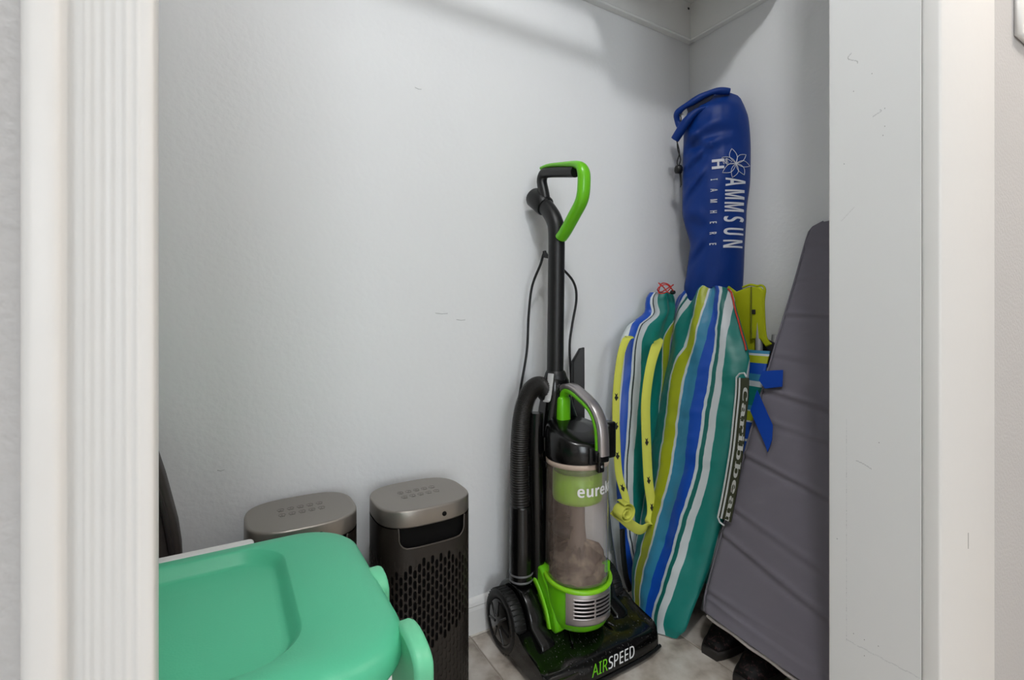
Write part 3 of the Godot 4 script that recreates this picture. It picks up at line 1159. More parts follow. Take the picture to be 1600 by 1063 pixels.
	# --- hose looped down the left side
	var hpts := spline([L.call(0.690, 0.600, 0.985), L.call(0.668, 0.622, 0.985), L.call(0.645, 0.612, 0.988), L.call(0.628, 0.580, 0.990), L.call(0.619, 0.530, 0.992), L.call(0.616, 0.46, 0.994), L.call(0.617, 0.38, 0.995), L.call(0.620, 0.30, 0.995)], 54)
	var hr := []
	for i in hpts.size():
		hr.append(0.0228 if i % 4 < 2 else 0.0202)
	s = new_st()
	tube(s, hpts, hr, 16)
	var hose := obj("hose", s, mat(c8(30, 27, 25), 0.45), vac)
	s = new_st()
	lathe(s, [[0.020, 0.0], [0.0275, 0.0], [0.0285, 0.004], [0.0285, 0.09], [0.0275, 0.094], [0.027, 0.18], [0.026, 0.184], [0.02, 0.184]], L.call(0.620, 0.155, 0.993), 1, 28)
	obj("hose_cuff", s, M.black, hose)
	for y in [0.160, 0.175]:
		s = new_st()
		lathe(s, [[0.0286, 0.0], [0.0292, 0.001], [0.0292, 0.004], [0.0286, 0.005]], L.call(0.620, y, 0.993), 1, 28, false, false)
		obj("cuff_ring", s, mat(c8(110, 110, 112), 0.35), hose)
	s = new_st()
	tube(s, spline([L.call(0.650, 0.56, 0.972), L.call(0.648, 0.48, 0.972), L.call(0.650, 0.36, 0.972), L.call(0.655, 0.22, 0.975), L.call(0.658, 0.13, 0.975)], 6), 0.017, 16)
	obj("duct", s, M.black, vac)
	# --- handle tube, rear nozzle and D-grip
	s = new_st()
	tube(s, spline([L.call(0.7145, 0.62, 0.985), L.call(0.7155, 0.75, 0.984), L.call(0.7175, 0.90, 0.984), L.call(0.7185, 1.00, 0.985), L.call(0.7180, 1.035, 0.995), L.call(0.716, 1.066, 1.020), L.call(0.713, 1.086, 1.044)], 8), 0.0208, 24)
	var stick := obj("handle_tube", s, M.black_soft, vac)
	s = new_st()
	var n0: Vector3 = L.call(0.7150, 1.072, 1.027)
	var n1: Vector3 = L.call(0.7095, 1.107, 1.072)
	tube(s, [n0, n0.lerp(n1, 0.06), n0.lerp(n1, 0.9), n1], [0.0235, 0.0262, 0.0268, 0.0245], 24)
	obj("nozzle_collar", s, M.black_soft, stick)
	s = new_st()
	tube(s, spline([L.call(0.7135, 1.070, 1.022), L.call(0.7130, 1.105, 1.030), L.call(0.7125, 1.140, 1.040), L.call(0.7125, 1.157, 1.030), L.call(0.7130, 1.155, 1.005), L.call(0.7140, 1.145, 0.960), L.call(0.7150, 1.132, 0.905)], 8), 0.0135, 16)
	obj("grip", s, M.black_soft, stick)
	s = new_st()
	var gp := spline([L.call(0.7125, 1.172, 1.036), L.call(0.7130, 1.171, 1.005), L.call(0.7140, 1.160, 0.950), L.call(0.7150, 1.145, 0.895), L.call(0.7155, 1.128, 0.877), L.call(0.7160, 1.100, 0.874), L.call(0.7165, 1.062, 0.882), L.call(0.7170, 1.030, 0.912), L.call(0.7175, 0.998, 0.946), L.call(0.7180, 0.985, 0.964)], 6)
	var gw := []
	for i in gp.size():
		gw.append(0.020 + 0.013 * smoothstep(0.15, 0.5, float(i) / gp.size()))
	var rr_ := []
	for i in gp.size():
		var tn: Vector3 = (gp[mini(i + 1, gp.size() - 1)] - gp[maxi(i - 1, 0)]).normalized()
		var sd := Vector3.RIGHT
		var up_ := tn.cross(sd).normalized()
		var ring := PackedVector3Array()
		var th: float = 0.006 + 0.007 * smoothstep(0.15, 0.5, float(i) / gp.size())
		for k in 16:
			var a := TAU * k / 16.0
			ring.append(gp[i] + sd * cos(a) * gw[i] / 2 + up_ * sin(a) * th)
		rr_.append(ring)
	loft(s, rr_)
	obj("grip_cover", s, M.green, stick)
	s = new_st()
	tube(s, [L.call(0.713, 0.94, 1.0), L.call(0.712, 0.945, 1.024), L.call(0.712, 0.958, 1.028)], 0.005, 10)
	obj("cord_hook", s, M.black_soft, stick)
	# --- power cord looped over the hook
	s = new_st()
	tube(s, spline([L.call(0.6554, 0.50, 1.055), L.call(0.6554, 0.577, 1.06), L.call(0.6788, 0.699, 1.06), L.call(0.6847, 0.7934, 1.06), L.call(0.692, 0.868, 1.055), L.call(0.705, 0.925, 1.035), L.call(0.712, 0.955, 1.028), L.call(0.730, 0.945, 1.035), L.call(0.775, 0.925, 1.048), L.call(0.8225, 0.885, 1.05), L.call(0.8335, 0.8385, 1.05), L.call(0.8189, 0.767, 1.05), L.call(0.8102, 0.7082, 1.05), L.call(0.8145, 0.6073, 1.05), L.call(0.80, 0.50, 1.04)], 10), 0.0033, 8)
	obj("power_cord", s, M.black_soft, vac)
	# --- crevice tool clipped behind the right side
	s = new_st()
	var cvx := Transform3D(Basis(Vector3(0.9, 0, 0.44), Vector3.UP, Vector3(-0.44, 0, 0.9)), L.call(0.822, 0.40, 1.03))
	prism(s, PackedVector2Array([Vector2(-0.016, 0), Vector2(0.018, 0), Vector2(0.017, 0.307), Vector2(0.004, 0.304), Vector2(-0.016, 0.27)]), -0.010, 0.010, 0.004, cvx)
	obj("crevice_tool", s, M.black_soft, vac)

# ------------------------------------------------------------------ grey folding pad leaning on the right wall
func pad_point(d: float, y: float, off := 0.0) -> Vector3:
	# sloping face of the pad; off moves it out towards the doorway side
	var nx := -0.9326
	var ny := 0.3609
	return p3(0.9352 + 0.387 * y + nx * off, y + ny * off, d)

func build_pad() -> void:
	var pad := thing("folding_pad", "grey fabric folding pad leaning on the right wall beside jamb", "pad", p3(1.0, 0.08, 0.60))
	var cloth := bumpy(mat(c8(124, 120, 130), 0.9, 0, 0.2), noise_tex(0.25, 512, 2, 71), 0.03, 10.0)
	# creases: [height at the back edge, slope with depth, depth of fold, width]
	var creases := [[0.80, 0.05, 0.0035, 0.006], [0.885, -0.04, 0.0015, 0.006], [0.70, 0.10, 0.0018, 0.007], [0.615, 0.16, 0.0050, 0.006], [0.545, 0.14, 0.0026, 0.006], [0.455, 0.20, 0.0042, 0.006], [0.335, 0.24, 0.0022, 0.007], [0.27, 0.26, 0.0045, 0.006], [0.985, 0.02, 0.003, 0.010], [0.145, 0.06, 0.0025, 0.007], [0.128, 0.10, 0.0018, 0.005]]
	var surf := func(u: float, v: float, off: float) -> Vector3:
		var row := table([[0.0, 0.7435, 0.097], [0.03, 0.7575, 0.122], [0.2, 0.750, 0.287], [0.32, 0.743, 0.39], [0.62, 0.725, 0.681], [0.83, 0.709, 0.878], [0.965, 0.700, 1.012], [0.99, 0.688, 1.030], [1.0, 0.668, 1.040]], v)
		var d: float = lerpf(row[0], 0.445, u)
		var y: float = row[1] - u * (0.02 if v < 0.05 else 0.0) + 0.002 * u
		var z := off
		if off >= 0.0:
			for c in creases:
				var q: float = (y - (c[0] + c[1] * (0.75 - d) * -1.0)) / c[3]
				z += c[2] * (exp(-q * q) - 0.9 * exp(-(q + 1.4) * (q + 1.4)))
			z += 0.006 * sin(PI * clampf(u * 1.1, 0, 1)) + 0.0025 * noise.get_noise_3d(d * 9, y * 9, 2.0)
		var edge := minf(minf(u * 0.3, (1.0 - u) * 0.3), minf(v, 1.0 - v)) / 0.012
		if off >= 0.0:
			z -= 0.008 * pow(1.0 - clampf(edge, 0, 1), 2.0)
		return pad_point(d, y, z)
	var s := new_st()
	var rows := []
	var NU := 40
	var NV := 240
	for j in NV + 1:
		var v := float(j) / NV
		var ring := PackedVector3Array()
		for i in NU + 1:
			var u := float(i) / NU
			ring.append(surf.call(u * u * (3 - 2 * u) * 0.4 + u * 0.6, v, 0.0))
		for i in NU + 1:
			ring.append(surf.call(1.0 - float(i) / NU, v, -0.045 if v > 0.02 else -0.040))
		rows.append(ring)
	loft(s, rows, true, true, true)
	wobj("cover", s, cloth, pad)
	# piping and zip along the lower edge and back edge
	var pip := mat(c8(196, 188, 184), 0.85)
	for off in [0.001, -0.011]:
		s = new_st()
		var path := []
		for i in 31:
			var q: Vector3 = surf.call(i / 30.0, 0.0, off)
			path.append(q + Vector3(0, -0.005 - (0.0015 * sin(i * 0.7)), 0))
		tube(s, path, 0.0042, 8)
		wobj("piping", s, pip, pad)
	s = new_st()
	var path := []
	for i in 61:
		path.append(surf.call(0.0, i / 60.0, -0.008) + Vector3(0, 0, -0.0015))
	tube(s, path, 0.003, 8)
	wobj("piping", s, cloth, pad)
	# strips of blue tape on the pad's face
	var blue := mat(c8(12, 66, 168), 0.6, 0, 0.3)
	var tape := func(poly: Array, label: String) -> void:
		var c := Vector2.ZERO
		for q in poly:
			c += q
		c /= poly.size()
		var t := thing("blue_tape", label, "tape", pad_point(c.x, c.y, 0.014), "blue tape pieces on the pad")
		var st := new_st()
		var pts := PackedVector2Array()
		for q in poly:
			pts.append(Vector2(-(q.x - c.x), (q.y - c.y) / 0.9326))
		prism(st, pts, -0.0006, 0.0006, 0.0002, Transform3D(Basis(Vector3(0, 0, 1), Vector3(0.3609, 0.9326, 0), Vector3(-0.9326, 0.3609, 0)), Vector3.ZERO))
		obj("strip", st, blue, t)
	tape.call([Vector2(0.7285, 0.648), Vector2(0.678, 0.6555), Vector2(0.671, 0.617), Vector2(0.7126, 0.607), Vector2(0.733, 0.6251)], "short squarish strip of blue tape on upper part of grey pad")
	tape.call([Vector2(0.7313, 0.6014), Vector2(0.674, 0.5275), Vector2(0.6685, 0.4955), Vector2(0.6725, 0.4672), Vector2(0.6831, 0.483), Vector2(0.737, 0.5497)], "long pointed strip of blue tape hanging lower on grey pad")

# ------------------------------------------------------------------ striped carry bags
const TEAL := Color(0.0, 0.48, 0.445)
const LIME := Color(0.66, 0.70, 0.07)
const BLUE := Color(0.0, 0.29, 0.70)
const STEEL := Color(0.20, 0.52, 0.66)
const PALE := Color(0.80, 0.83, 0.84)
const INK := Color(0.08, 0.16, 0.16)

var main_rows := [[0.872, 1.015, 0.955, 0.942, 0.9, 0.882], [0.862, 1.045, 0.964, 0.949, 0.892, 0.865], [0.84, 1.058, 0.976, 0.95, 0.887, 0.853], [0.77, 1.06, 1.006, 0.95, 0.875, 0.819], [0.69, 1.046, 1.029, 0.954, 0.862, 0.78], [0.64, 1.043, 1.028, 0.975, 0.858, 0.77], [0.58, 1.0536, 1.023, 0.972, 0.853, 0.769], [0.525, 1.045, 1.015, 0.967, 0.851, 0.766], [0.42, 1.0334, 1.0134, 0.956, 0.844, 0.762], [0.34, 1.024, 1.004, 0.949, 0.843, 0.7635], [0.25, 1.023, 1.003, 0.96, 0.855, 0.768], [0.15, 1.01, 0.99, 0.96, 0.861, 0.777], [0.08, 0.994, 0.99, 0.957, 0.869, 0.788], [0.03, 0.973, 0.969, 0.94, 0.875, 0.795], [0.004, 0.953, 0.949, 0.925, 0.87, 0.812]]

func main_bag_point(y: float, f: float) -> Array:
	# f 0..1 from the back edge to the front edge of the bag's face; returns [point, stripe coordinate]
	var r := table(main_rows, y)
	var d := lerpf(r[0], r[4], f)
	var keys := [[r[1], 0.12], [r[2], 0.30], [r[3], 0.62]]
	var u: float
	if d > r[1]:
		u = 0.12 - (d - r[1]) * 3.6
	elif d > r[2]:
		u = lerpf(0.12, 0.30, (r[1] - d) / maxf(r[1] - r[2], 0.001))
	elif d > r[3]:
		u = lerpf(0.30, 0.62, (r[2] - d) / maxf(r[2] - r[3], 0.001))
	else:
		u = 0.62 + (r[3] - d) * 2.9
	var t := clampf(y / 0.872, 0, 1)
	var thick := 0.052 * pow(sin(PI * clampf(0.10 + 0.84 * t, 0, 1)), 0.5)
	var b := thick * pow(maxf(0.0, 1.0 - pow(absf(2.0 * f - 1.0), 2.4)), 0.75)
	# soft lengthwise folds, stronger near the gathered top
	var fold := 0.0065 * sin(f * 19.0 + y * 5.0 + 1.5 * noise.get_noise_2d(y * 4.0, 2.0)) * (0.35 + 0.9 * smoothstep(0.55, 0.87, y)) + 0.006 * noise.get_noise_3d(d * 7.0, y * 3.0, 1.0) + 0.006 * noise.get_noise_3d(d * 5.0, y * 14.0, 8.0) + 0.003 * noise.get_noise_3d(d * 16.0 + y * 12.0, y * 22.0, 3.0)
	b += fold * pow(maxf(0.0, 1.0 - pow(absf(2.0 * f - 1.0), 4.0)), 0.6)
	return [p3(0.955 + 0.030 * smoothstep(0.0, 0.25, y) + 0.305 * y - b * 0.956, y + b * 0.29 * minf(1.0, y * 8.0), d), u]

func build_striped_bags() -> void:
	var bands := [[-9.0, TEAL], [-0.42, PALE], [-0.38, BLUE], [0.0, PALE], [0.03, TEAL.darkened(0.2)], [0.055, PALE], [0.12, TEAL], [0.275, PALE], [0.30, LIME], [0.405, PALE], [0.428, STEEL], [0.53, BLUE], [0.62, PALE], [0.642, TEAL.darkened(0.15)], [0.672, PALE], [0.722, TEAL], [0.865, PALE], [0.885, LIME.darkened(0.3)], [0.95, TEAL], [1.05, BLUE]]
	var nylon := mat(Color(1, 1, 1), 0.42, 0, 0.5)
	nylon.albedo_texture = stripes(bands, -0.6, 1.4)
	nylon.rim_enabled = true
	nylon.rim = 0.15
	var bag := thing("striped_chair_bag", "large puffy teal, lime and blue striped bag beside grey pad", "bag", p3(0.98, 0, 0.88), "striped carry bags")
	var s := new_st()
	var rings := []
	var uvs := []
	var NF := 56
	var NY := 110
	for j in NY + 1:
		var y := lerpf(0.004, 0.872, float(j) / NY)
		var ring := PackedVector3Array()
		var uv := PackedVector2Array()
		for i in NF + 1:
			var q := main_bag_point(y, float(i) / NF)
			ring.append(q[0])
			uv.append(Vector2((q[1] + 0.6) / 2.0, 0.5))
		for i in 9:
			var f := 1.0 - (i + 0.5) / 9.0
			var q := main_bag_point(y, f)
			var r := table(main_rows, y)
			var e := 0.012 * pow(maxf(0.0, 1.0 - pow(absf(2.0 * f - 1.0), 3.0)), 0.5)
			ring.append(p3(0.955 + 0.030 * smoothstep(0.0, 0.25, y) + 0.305 * y + e, y, lerpf(r[0], r[4], f)))
			uv.append(Vector2((q[1] + 0.6) / 2.0, 0.5))
		rings.append(ring)
		uvs.append(uv)
	loft(s, rings, true, true, true, 1, uvs)
	wobj("cloth", s, nylon, bag)
	# red drawcord along the front shoulder
	s = new_st()
	var path := []
	for k in 16:
		var y := lerpf(0.868, 0.70, k / 15.0)
		path.append(main_bag_point(y, 0.985)[0] + Vector3(-0.006, 0, 0.004))
	tube(s, path, 0.0024, 7)
	wobj("drawcord", s, mat(c8(196, 52, 30), 0.6), bag)
	# --- pocket flap with white piping and lettering at the front edge of the bag
	var fl := [[1.1281, 0.633, 0.7609], [1.1149, 0.5898, 0.7538], [1.0963, 0.5289, 0.7481], [1.0782, 0.4694, 0.7426], [1.0602, 0.4103, 0.7405], [1.0423, 0.3519, 0.7401], [1.0272, 0.3024, 0.7414]]
	var fpts := []
	for q in fl:
		fpts.append(p3(q[0] + 0.012, q[1], q[2]))
	fpts = spline(fpts, 8)
	s = new_st()
	band(s, fpts, Vector3(0, 0, 1), 0.034, 0.006)
	var flap := wobj("flap", s, mat(c8(52, 56, 34), 0.8), bag)
	var side := Vector3(0, 0, 1)
	var face := Vector3(-0.956, 0.29, 0.0)
	var white_pipe := mat(c8(206, 210, 210), 0.7)
	for off in [-0.015, -0.006]:
		s = new_st()
		var pp := []
		for k in fpts.size():
			pp.append(fpts[k] + side * off + face * 0.004)
		if off < -0.01:
			# rounded lower end
			pp.append(fpts[fpts.size() - 1] + side * -0.010 + face * 0.004 + Vector3(0, -0.010, 0))
			pp.append(fpts[fpts.size() - 1] + side * 0.002 + face * 0.004 + Vector3(0, -0.014, 0))
			pp.push_front(fpts[0] + side * -0.008 + face * 0.004 + Vector3(0.003, 0.010, 0))
			pp.push_front(fpts[0] + side * 0.004 + face * 0.004 + Vector3(0.004, 0.013, 0))
			pp.push_front(fpts[0] + side * 0.013 + face * 0.004 + Vector3(0.0, 0.004, 0))
		tube(s, pp, 0.0024, 7)
		obj("piping", s, white_pipe, flap)
	s = new_st()
	var along := func(x: float, y: float, z: float) -> Vector3:
		var t := clampf(x / 0.31, 0.0, 0.999) * (fpts.size() - 1)
		var i := int(t)
		var q: Vector3 = fpts[i].lerp(fpts[i + 1], t - i)
		return q + side * (y - 0.004) + face * (0.0036 + z)
	letters(s, "Caribbean", 0.037, func(x: float, y: float, z: float): return along.call(0.03 + x * 1.5, y * 0.50 + 0.003, z), 0.0, "Droid Serif", true)
	obj("lettering", s, mat(c8(196, 198, 194), 0.7), flap)

	# --- second bag, behind, with yellow webbing straps
	var rows2 := [[0.862, 1.118, 1.206], [0.848, 1.102, 1.215], [0.828, 1.096, 1.218], [0.798, 1.088, 1.214], [0.765, 1.022, 1.212], [0.72, 0.989, 1.205], [0.63, 0.976, 1.185], [0.52, 0.961, 1.158], [0.33, 0.945, 1.115], [0.19, 0.957, 1.09], [0.05, 0.985, 1.06], [0.004, 1.00, 1.05]]
	var bands2 := [[-9.0, PALE], [0.05, BLUE], [0.12, PALE], [0.145, INK], [0.16, PALE], [0.235, TEAL], [0.56, PALE], [0.58, LIME], [0.70, PALE], [0.72, BLUE], [0.82, PALE], [0.86, TEAL]]
	var nylon2 := nylon.duplicate()
	nylon2.albedo_texture = stripes(bands2, 0.0, 1.0)
	var bag2 := thing("striped_chair_bag", "slimmer teal striped bag with yellow straps and red drawcord, behind vacuum", "bag", p3(1.06, 0, 1.04), "striped carry bags")
	s = new_st()
	rings = []
	uvs = []
	for j in 101:
		var y := lerpf(0.004, 0.862, j / 100.0)
		var r := table(rows2, y)
		var ring := PackedVector3Array()
		var uv := PackedVector2Array()
		var t := y / 0.862
		for i in 41:
			var f := i / 40.0
			var x := lerpf(r[0], r[1], f)
			var th := 0.036 * pow(sin(PI * clampf(0.12 + 0.8 * t, 0, 1)), 0.5) * pow(maxf(0.0, 1.0 - pow(absf(2 * f - 1), 2.6)), 0.7)
			th += (0.006 * sin(f * 15.0 + y * 9.0) * smoothstep(0.6, 0.86, y) + 0.009 * noise.get_noise_3d(x * 8, y * 5, 4.0)) * (1.0 - pow(absf(2 * f - 1), 4.0))
			ring.append(p3(x, y, 1.045 - th))
			uv.append(Vector2(clampf((x - r[0]) / 0.27 if y < 0.72 else lerpf((x - r[0]) / 0.27, 0.1 + f * 0.55, smoothstep(0.72, 0.84, y)), 0.005, 0.995), 0.5))
		for i in 7:
			var f := 1.0 - (i + 0.5) / 7.0
			ring.append(p3(lerpf(r[0], r[1], f), y, 1.05 + 0.025 * (1.0 - pow(absf(2 * f - 1), 3.0))))
			uv.append(Vector2(clampf(f, 0.005, 0.995), 0.5))
		rings.append(ring)
		uvs.append(uv)
	loft(s, rings, true, true, true, 1, uvs)
	wobj("cloth", s, nylon2, bag2)
	var web := bumpy(mat(c8(214, 216, 92), 0.75, 0, 0.3), noise_tex(0.3, 256, 2, 81), 0.02, 14.0)
	var logo := mat(c8(20, 22, 20), 0.7)
	# near strap: upper end on the bag, hangs down in front
	var s2 := spline([p3(1.115, 0.722, 1.025), p3(1.092, 0.715, 0.995), p3(1.045, 0.696, 0.965), p3(1.0133, 0.6396, 0.955), p3(0.9985, 0.5528, 0.955), p3(1.001, 0.4473, 0.955), p3(1.0083, 0.3408, 0.955), p3(1.0187, 0.265, 0.953), p3(1.006, 0.231, 0.947), p3(0.9736, 0.2153, 0.945), p3(0.9382, 0.2336, 0.945), p3(0.905, 0.262, 0.948), p3(0.88, 0.285, 0.955)], 8)
	var dirs := []
	for i in s2.size():
		var t := float(i) / (s2.size() - 1)
		var a := Vector3(0.35, 0.1, 0.9) if t < 0.12 else Vector3(1.0, 0, 0.35)
		dirs.append(a.lerp(Vector3(0.25, 0.95, 0.15), smoothstep(0.62, 0.74, t)).normalized())
	s = new_st()
	band(s, s2, dirs, 0.027, 0.003)
	var st1 := wobj("strap", s, web, bag2)
	var s1 := spline([p3(1.01, 0.732, 1.035), p3(0.985, 0.730, 1.0), p3(0.955, 0.724, 0.987), p3(0.933, 0.676, 0.985), p3(0.918, 0.573, 0.985), p3(0.919, 0.469, 0.985), p3(0.926, 0.364, 0.983), p3(0.938, 0.300, 0.97), p3(0.925, 0.280, 0.955)], 8)
	s = new_st()
	band(s, s1, Vector3(0.9, 0, 0.45), 0.020, 0.003)
	var st2 := wobj("strap", s, web, bag2)
	# rolled strap end
	var coil := []
	var coil_dirs := []
	for k in 60:
		var a := k / 59.0 * TAU * 2.3
		var r := 0.006 + 0.0085 * a / TAU
		coil.append(p3(0.896 + cos(a) * r * 1.1, 0.284 + sin(a) * r, 0.935))
		coil_dirs.append(Vector3(0.25, -0.2, 1.0).normalized())
	s = new_st()
	band(s, coil, coil_dirs, 0.028, 0.0022)
	wobj("strap_coil", s, web, bag2)
	# little black fish marks woven into the webbing
	for q in [[0, 0.42], [0, 0.50], [0, 0.585], [1, 0.50], [1, 0.60], [1, 0.70], [1, 0.82]]:
		var line: Array = s2 if q[0] == 0 else s1
		var idx := int(q[1] * (line.size() - 1))
		var c: Vector3 = line[idx]
		var t: Vector3 = (line[idx + 1] - c).normalized()
		var w: Vector3 = dirs[idx] if q[0] == 0 else Vector3(0.9, 0, 0.45).normalized()
		w = (w - t * w.dot(t)).normalized()
		var n := t.cross(w)
		if n.z < 0:
			n = -n
		s = new_st()
		var mark := [Vector2(-0.010, 0.004), Vector2(-0.006, 0.0), Vector2(-0.010, -0.005), Vector2(-0.003, -0.002), Vector2(0.003, -0.005), Vector2(0.008, -0.002), Vector2(0.012, 0.0), Vector2(0.007, 0.003), Vector2(0.002, 0.006), Vector2(-0.002, 0.002)]
		prism(s, PackedVector2Array(mark), 0.0, 0.0006, 0.0001, Transform3D(Basis(t, w, n), c + n * 0.0016))
		obj("woven_mark", s, logo, st1 if q[0] == 0 else st2)
	# red drawcord bunched on the gathered neck
	s = new_st()
	var red := []
	for k in 40:
		var a := k / 39.0 * TAU * 2.5
		red.append(p3(1.150 + cos(a) * (0.024 + 0.006 * sin(a * 2.3)), 0.873 + 0.014 * sin(a * 1.37) + 0.004 * sin(a), 1.02 + 0.016 * sin(a)))
	tube(s, spline(red, 3), 0.0017, 7)
	wobj("drawcord", s, mat(c8(206, 44, 34), 0.6), bag2)
	s = new_st()
	lathe(s, [[0.002, -0.008], [0.006, -0.006], [0.007, 0.0], [0.006, 0.006], [0.002, 0.008]], p3(1.172, 0.862, 1.012), 0, 14)
	wobj("cord_lock", s, M.black_soft, bag2)
	# dark webbing hanging at the lower left
	s = new_st()
	band(s, spline([p3(0.955, 0.20, 1.0), p3(0.958, 0.14, 1.0), p3(0.968, 0.07, 1.0), p3(0.985, 0.02, 1.0)], 6), Vector3(1, 0, 0.2), 0.016, 0.004)
	wobj("lower_strap", s, M.black_soft, bag2)

# ------------------------------------------------------------------ lime beach chair folded behind the bags
func build_beach_chair() -> void:
	var ch := thing("beach_chair", "folded beach chair with lime headrest and white metal tube beside pad", "chair", p3(1.25, 0, 0.80))
	var lime := bumpy(mat(c8(176, 184, 22), 0.7, 0, 0.35), noise_tex(0.3, 256, 2, 91), 0.02, 14.0)
	var turn := Transform3D(Basis(Vector3(0, 0, 1), Vector3.UP, Vector3(-1, 0, 0)), Vector3.ZERO)
	var poly := func(pts: Array, x0: float, thick: float, bev: float) -> SurfaceTool:
		var st := new_st()
		var q := PackedVector2Array()
		for v in pts:
			q.append(Vector2(-v[0], v[1]))
		prism(st, q, -x0, -x0 + thick, bev, turn)
		return st
	wobj("headrest", poly.call([[0.930, 0.80], [0.9038, 0.862], [0.8892, 0.8782], [0.8647, 0.8605], [0.8292, 0.8718], [0.81, 0.872], [0.808, 0.80], [0.809, 0.70], [0.8102, 0.6865], [0.837, 0.6792], [0.93, 0.66]], 1.272, 0.010, 0.004), lime, ch)
	wobj("headrest_flap", poly.call([[0.812, 0.872], [0.7879, 0.870], [0.7752, 0.8589], [0.7788, 0.8243], [0.7734, 0.7377], [0.7575, 0.716], [0.770, 0.708], [0.786, 0.728], [0.812, 0.7274]], 1.264, 0.012, 0.004), lime, ch)
	var s := new_st()
	tube(s, spline([p3(1.262, 0.872, 0.842), p3(1.262, 0.878, 0.82), p3(1.262, 0.874, 0.80), p3(1.260, 0.874, 0.785), p3(1.258, 0.862, 0.7745), p3(1.258, 0.825, 0.778), p3(1.258, 0.738, 0.7725), p3(1.258, 0.716, 0.7575)], 5), 0.0032, 7)
	wobj("piping", s, lime, ch)
	s = new_st()
	tube(s, [p3(1.252, 0.872, 0.81), p3(1.252, 0.73, 0.81)], 0.0022, 7)
	wobj("seam", s, mat(c8(110, 116, 16), 0.8), ch)
	s = new_st()
	slab(s, 0.004, 0.010, 0.796, 0.809, 0.002, 0.001, p3(1.2505, 0, 0.802))
	wobj("grommet", s, M.black_soft, ch)
	var alu := mat(c8(188, 188, 190), 0.35, 0.3)
	s = new_st()
	tube(s, [p3(1.262, 0.80, 0.7927), p3(1.260, 0.70, 0.7927), p3(1.245, 0.62, 0.793), p3(1.12, 0.08, 0.84), p3(1.10, 0.01, 0.845)], 0.0095, 16)
	wobj("frame_tube", s, alu, ch)
	s = new_st()
	tube(s, [p3(1.30, 0.74, 0.77), p3(1.28, 0.6, 0.77), p3(1.20, 0.10, 0.85), p3(1.19, 0.01, 0.855)], 0.0095, 16)
	wobj("frame_tube", s, alu, ch)
	wobj("hinge", poly.call([[0.8134, 0.650], [0.800, 0.658], [0.775, 0.656], [0.770, 0.640], [0.788, 0.632], [0.81, 0.636]], 1.252, 0.024, 0.005), M.black, ch)
	wobj("headrest_back", poly.call([[0.80, 0.735], [0.757, 0.715], [0.757, 0.65], [0.80, 0.65]], 1.290, 0.008, 0.002), mat(c8(44, 44, 48), 0.8), ch)
	# striped sling fabric: bands one below another
	var bands := [[0.700, STEEL], [0.693, PALE], [0.687, LIME], [0.668, BLUE], [0.64, STEEL], [0.622, PALE], [0.608, TEAL], [0.560, STEEL], [0.548, PALE], [0.545, LIME], [0.522, PALE], [0.518, BLUE], [0.478, PALE], [0.472, BLUE], [0.44, TEAL], [0.38, LIME.darkened(0.3)], [0.28, TEAL]]
	var img := Image.create(4, 1024, false, Image.FORMAT_RGB8)
	for y in 1024:
		var h := 0.72 - 0.60 * y / 1024.0
		var c: Color = bands[0][1]
		for b in bands:
			if h <= b[0]:
				c = b[1]
		for x in 4:
			img.set_pixel(x, y, c)
	var sling := mat(Color(1, 1, 1), 0.6)
	sling.albedo_texture = ImageTexture.create_from_image(img)
	s = new_st()
	var rings := []
	var uvs := []
	for j in 41:
		var y := lerpf(0.12, 0.70, j / 40.0)
		var x := 1.010 + 0.305 * y
		var ring := PackedVector3Array()
		var uv := PackedVector2Array()
		for i in 13:
			var d := lerpf(0.83, 0.742, i / 12.0)
			ring.append(p3(x + 0.003 * sin(y * 30 + i * 0.4), y, d))
			uv.append(Vector2(0.5, (0.72 - y) / 0.60))
		for i in 13:
			var d := lerpf(0.742, 0.83, i / 12.0)
			ring.append(p3(x + 0.005 + 0.003 * sin(y * 30 + (12 - i) * 0.4), y, d))
			uv.append(Vector2(0.5, (0.72 - y) / 0.60))
		rings.append(ring)
		uvs.append(uv)
	loft(s, rings, true, true, true, 1, uvs)
	wobj("sling", s, sling, ch)

# ------------------------------------------------------------------ blue drawstring umbrella bag
var blue_rows := [[1.456, 0.030, 0.090], [1.450, 0.008, 0.104], [1.438, -0.018, 0.115], [1.412, -0.034, 0.126], [1.380, -0.042, 0.136], [1.330, -0.044, 0.1412], [1.28, -0.0457, 0.1428], [1.185, -0.0475, 0.1412], [1.108, -0.0475, 0.1326], [1.07, -0.040, 0.1309], [1.01, -0.0253, 0.1274], [0.972, -0.029, 0.1258], [0.915, -0.0363, 0.124], [0.866, -0.042, 0.1206], [0.6, -0.02, 0.11], [0.3, -0.01, 0.10], [0.02, 0.0, 0.09]]

func blue_at(a: float, y: float, out: float) -> Vector3:
	# a runs to the right across the bag's face, out points at the doorway; the bag leans into the corner
	var m := 1.5883
	var t := Vector2(0.98 / m, -1.25 / m)
	var n := Vector2(-1.25 / m, -0.98 / m)
	var q := Vector2(1.25, 0.98) + t * a + n * out
	return p3(q.x, y, q.y)

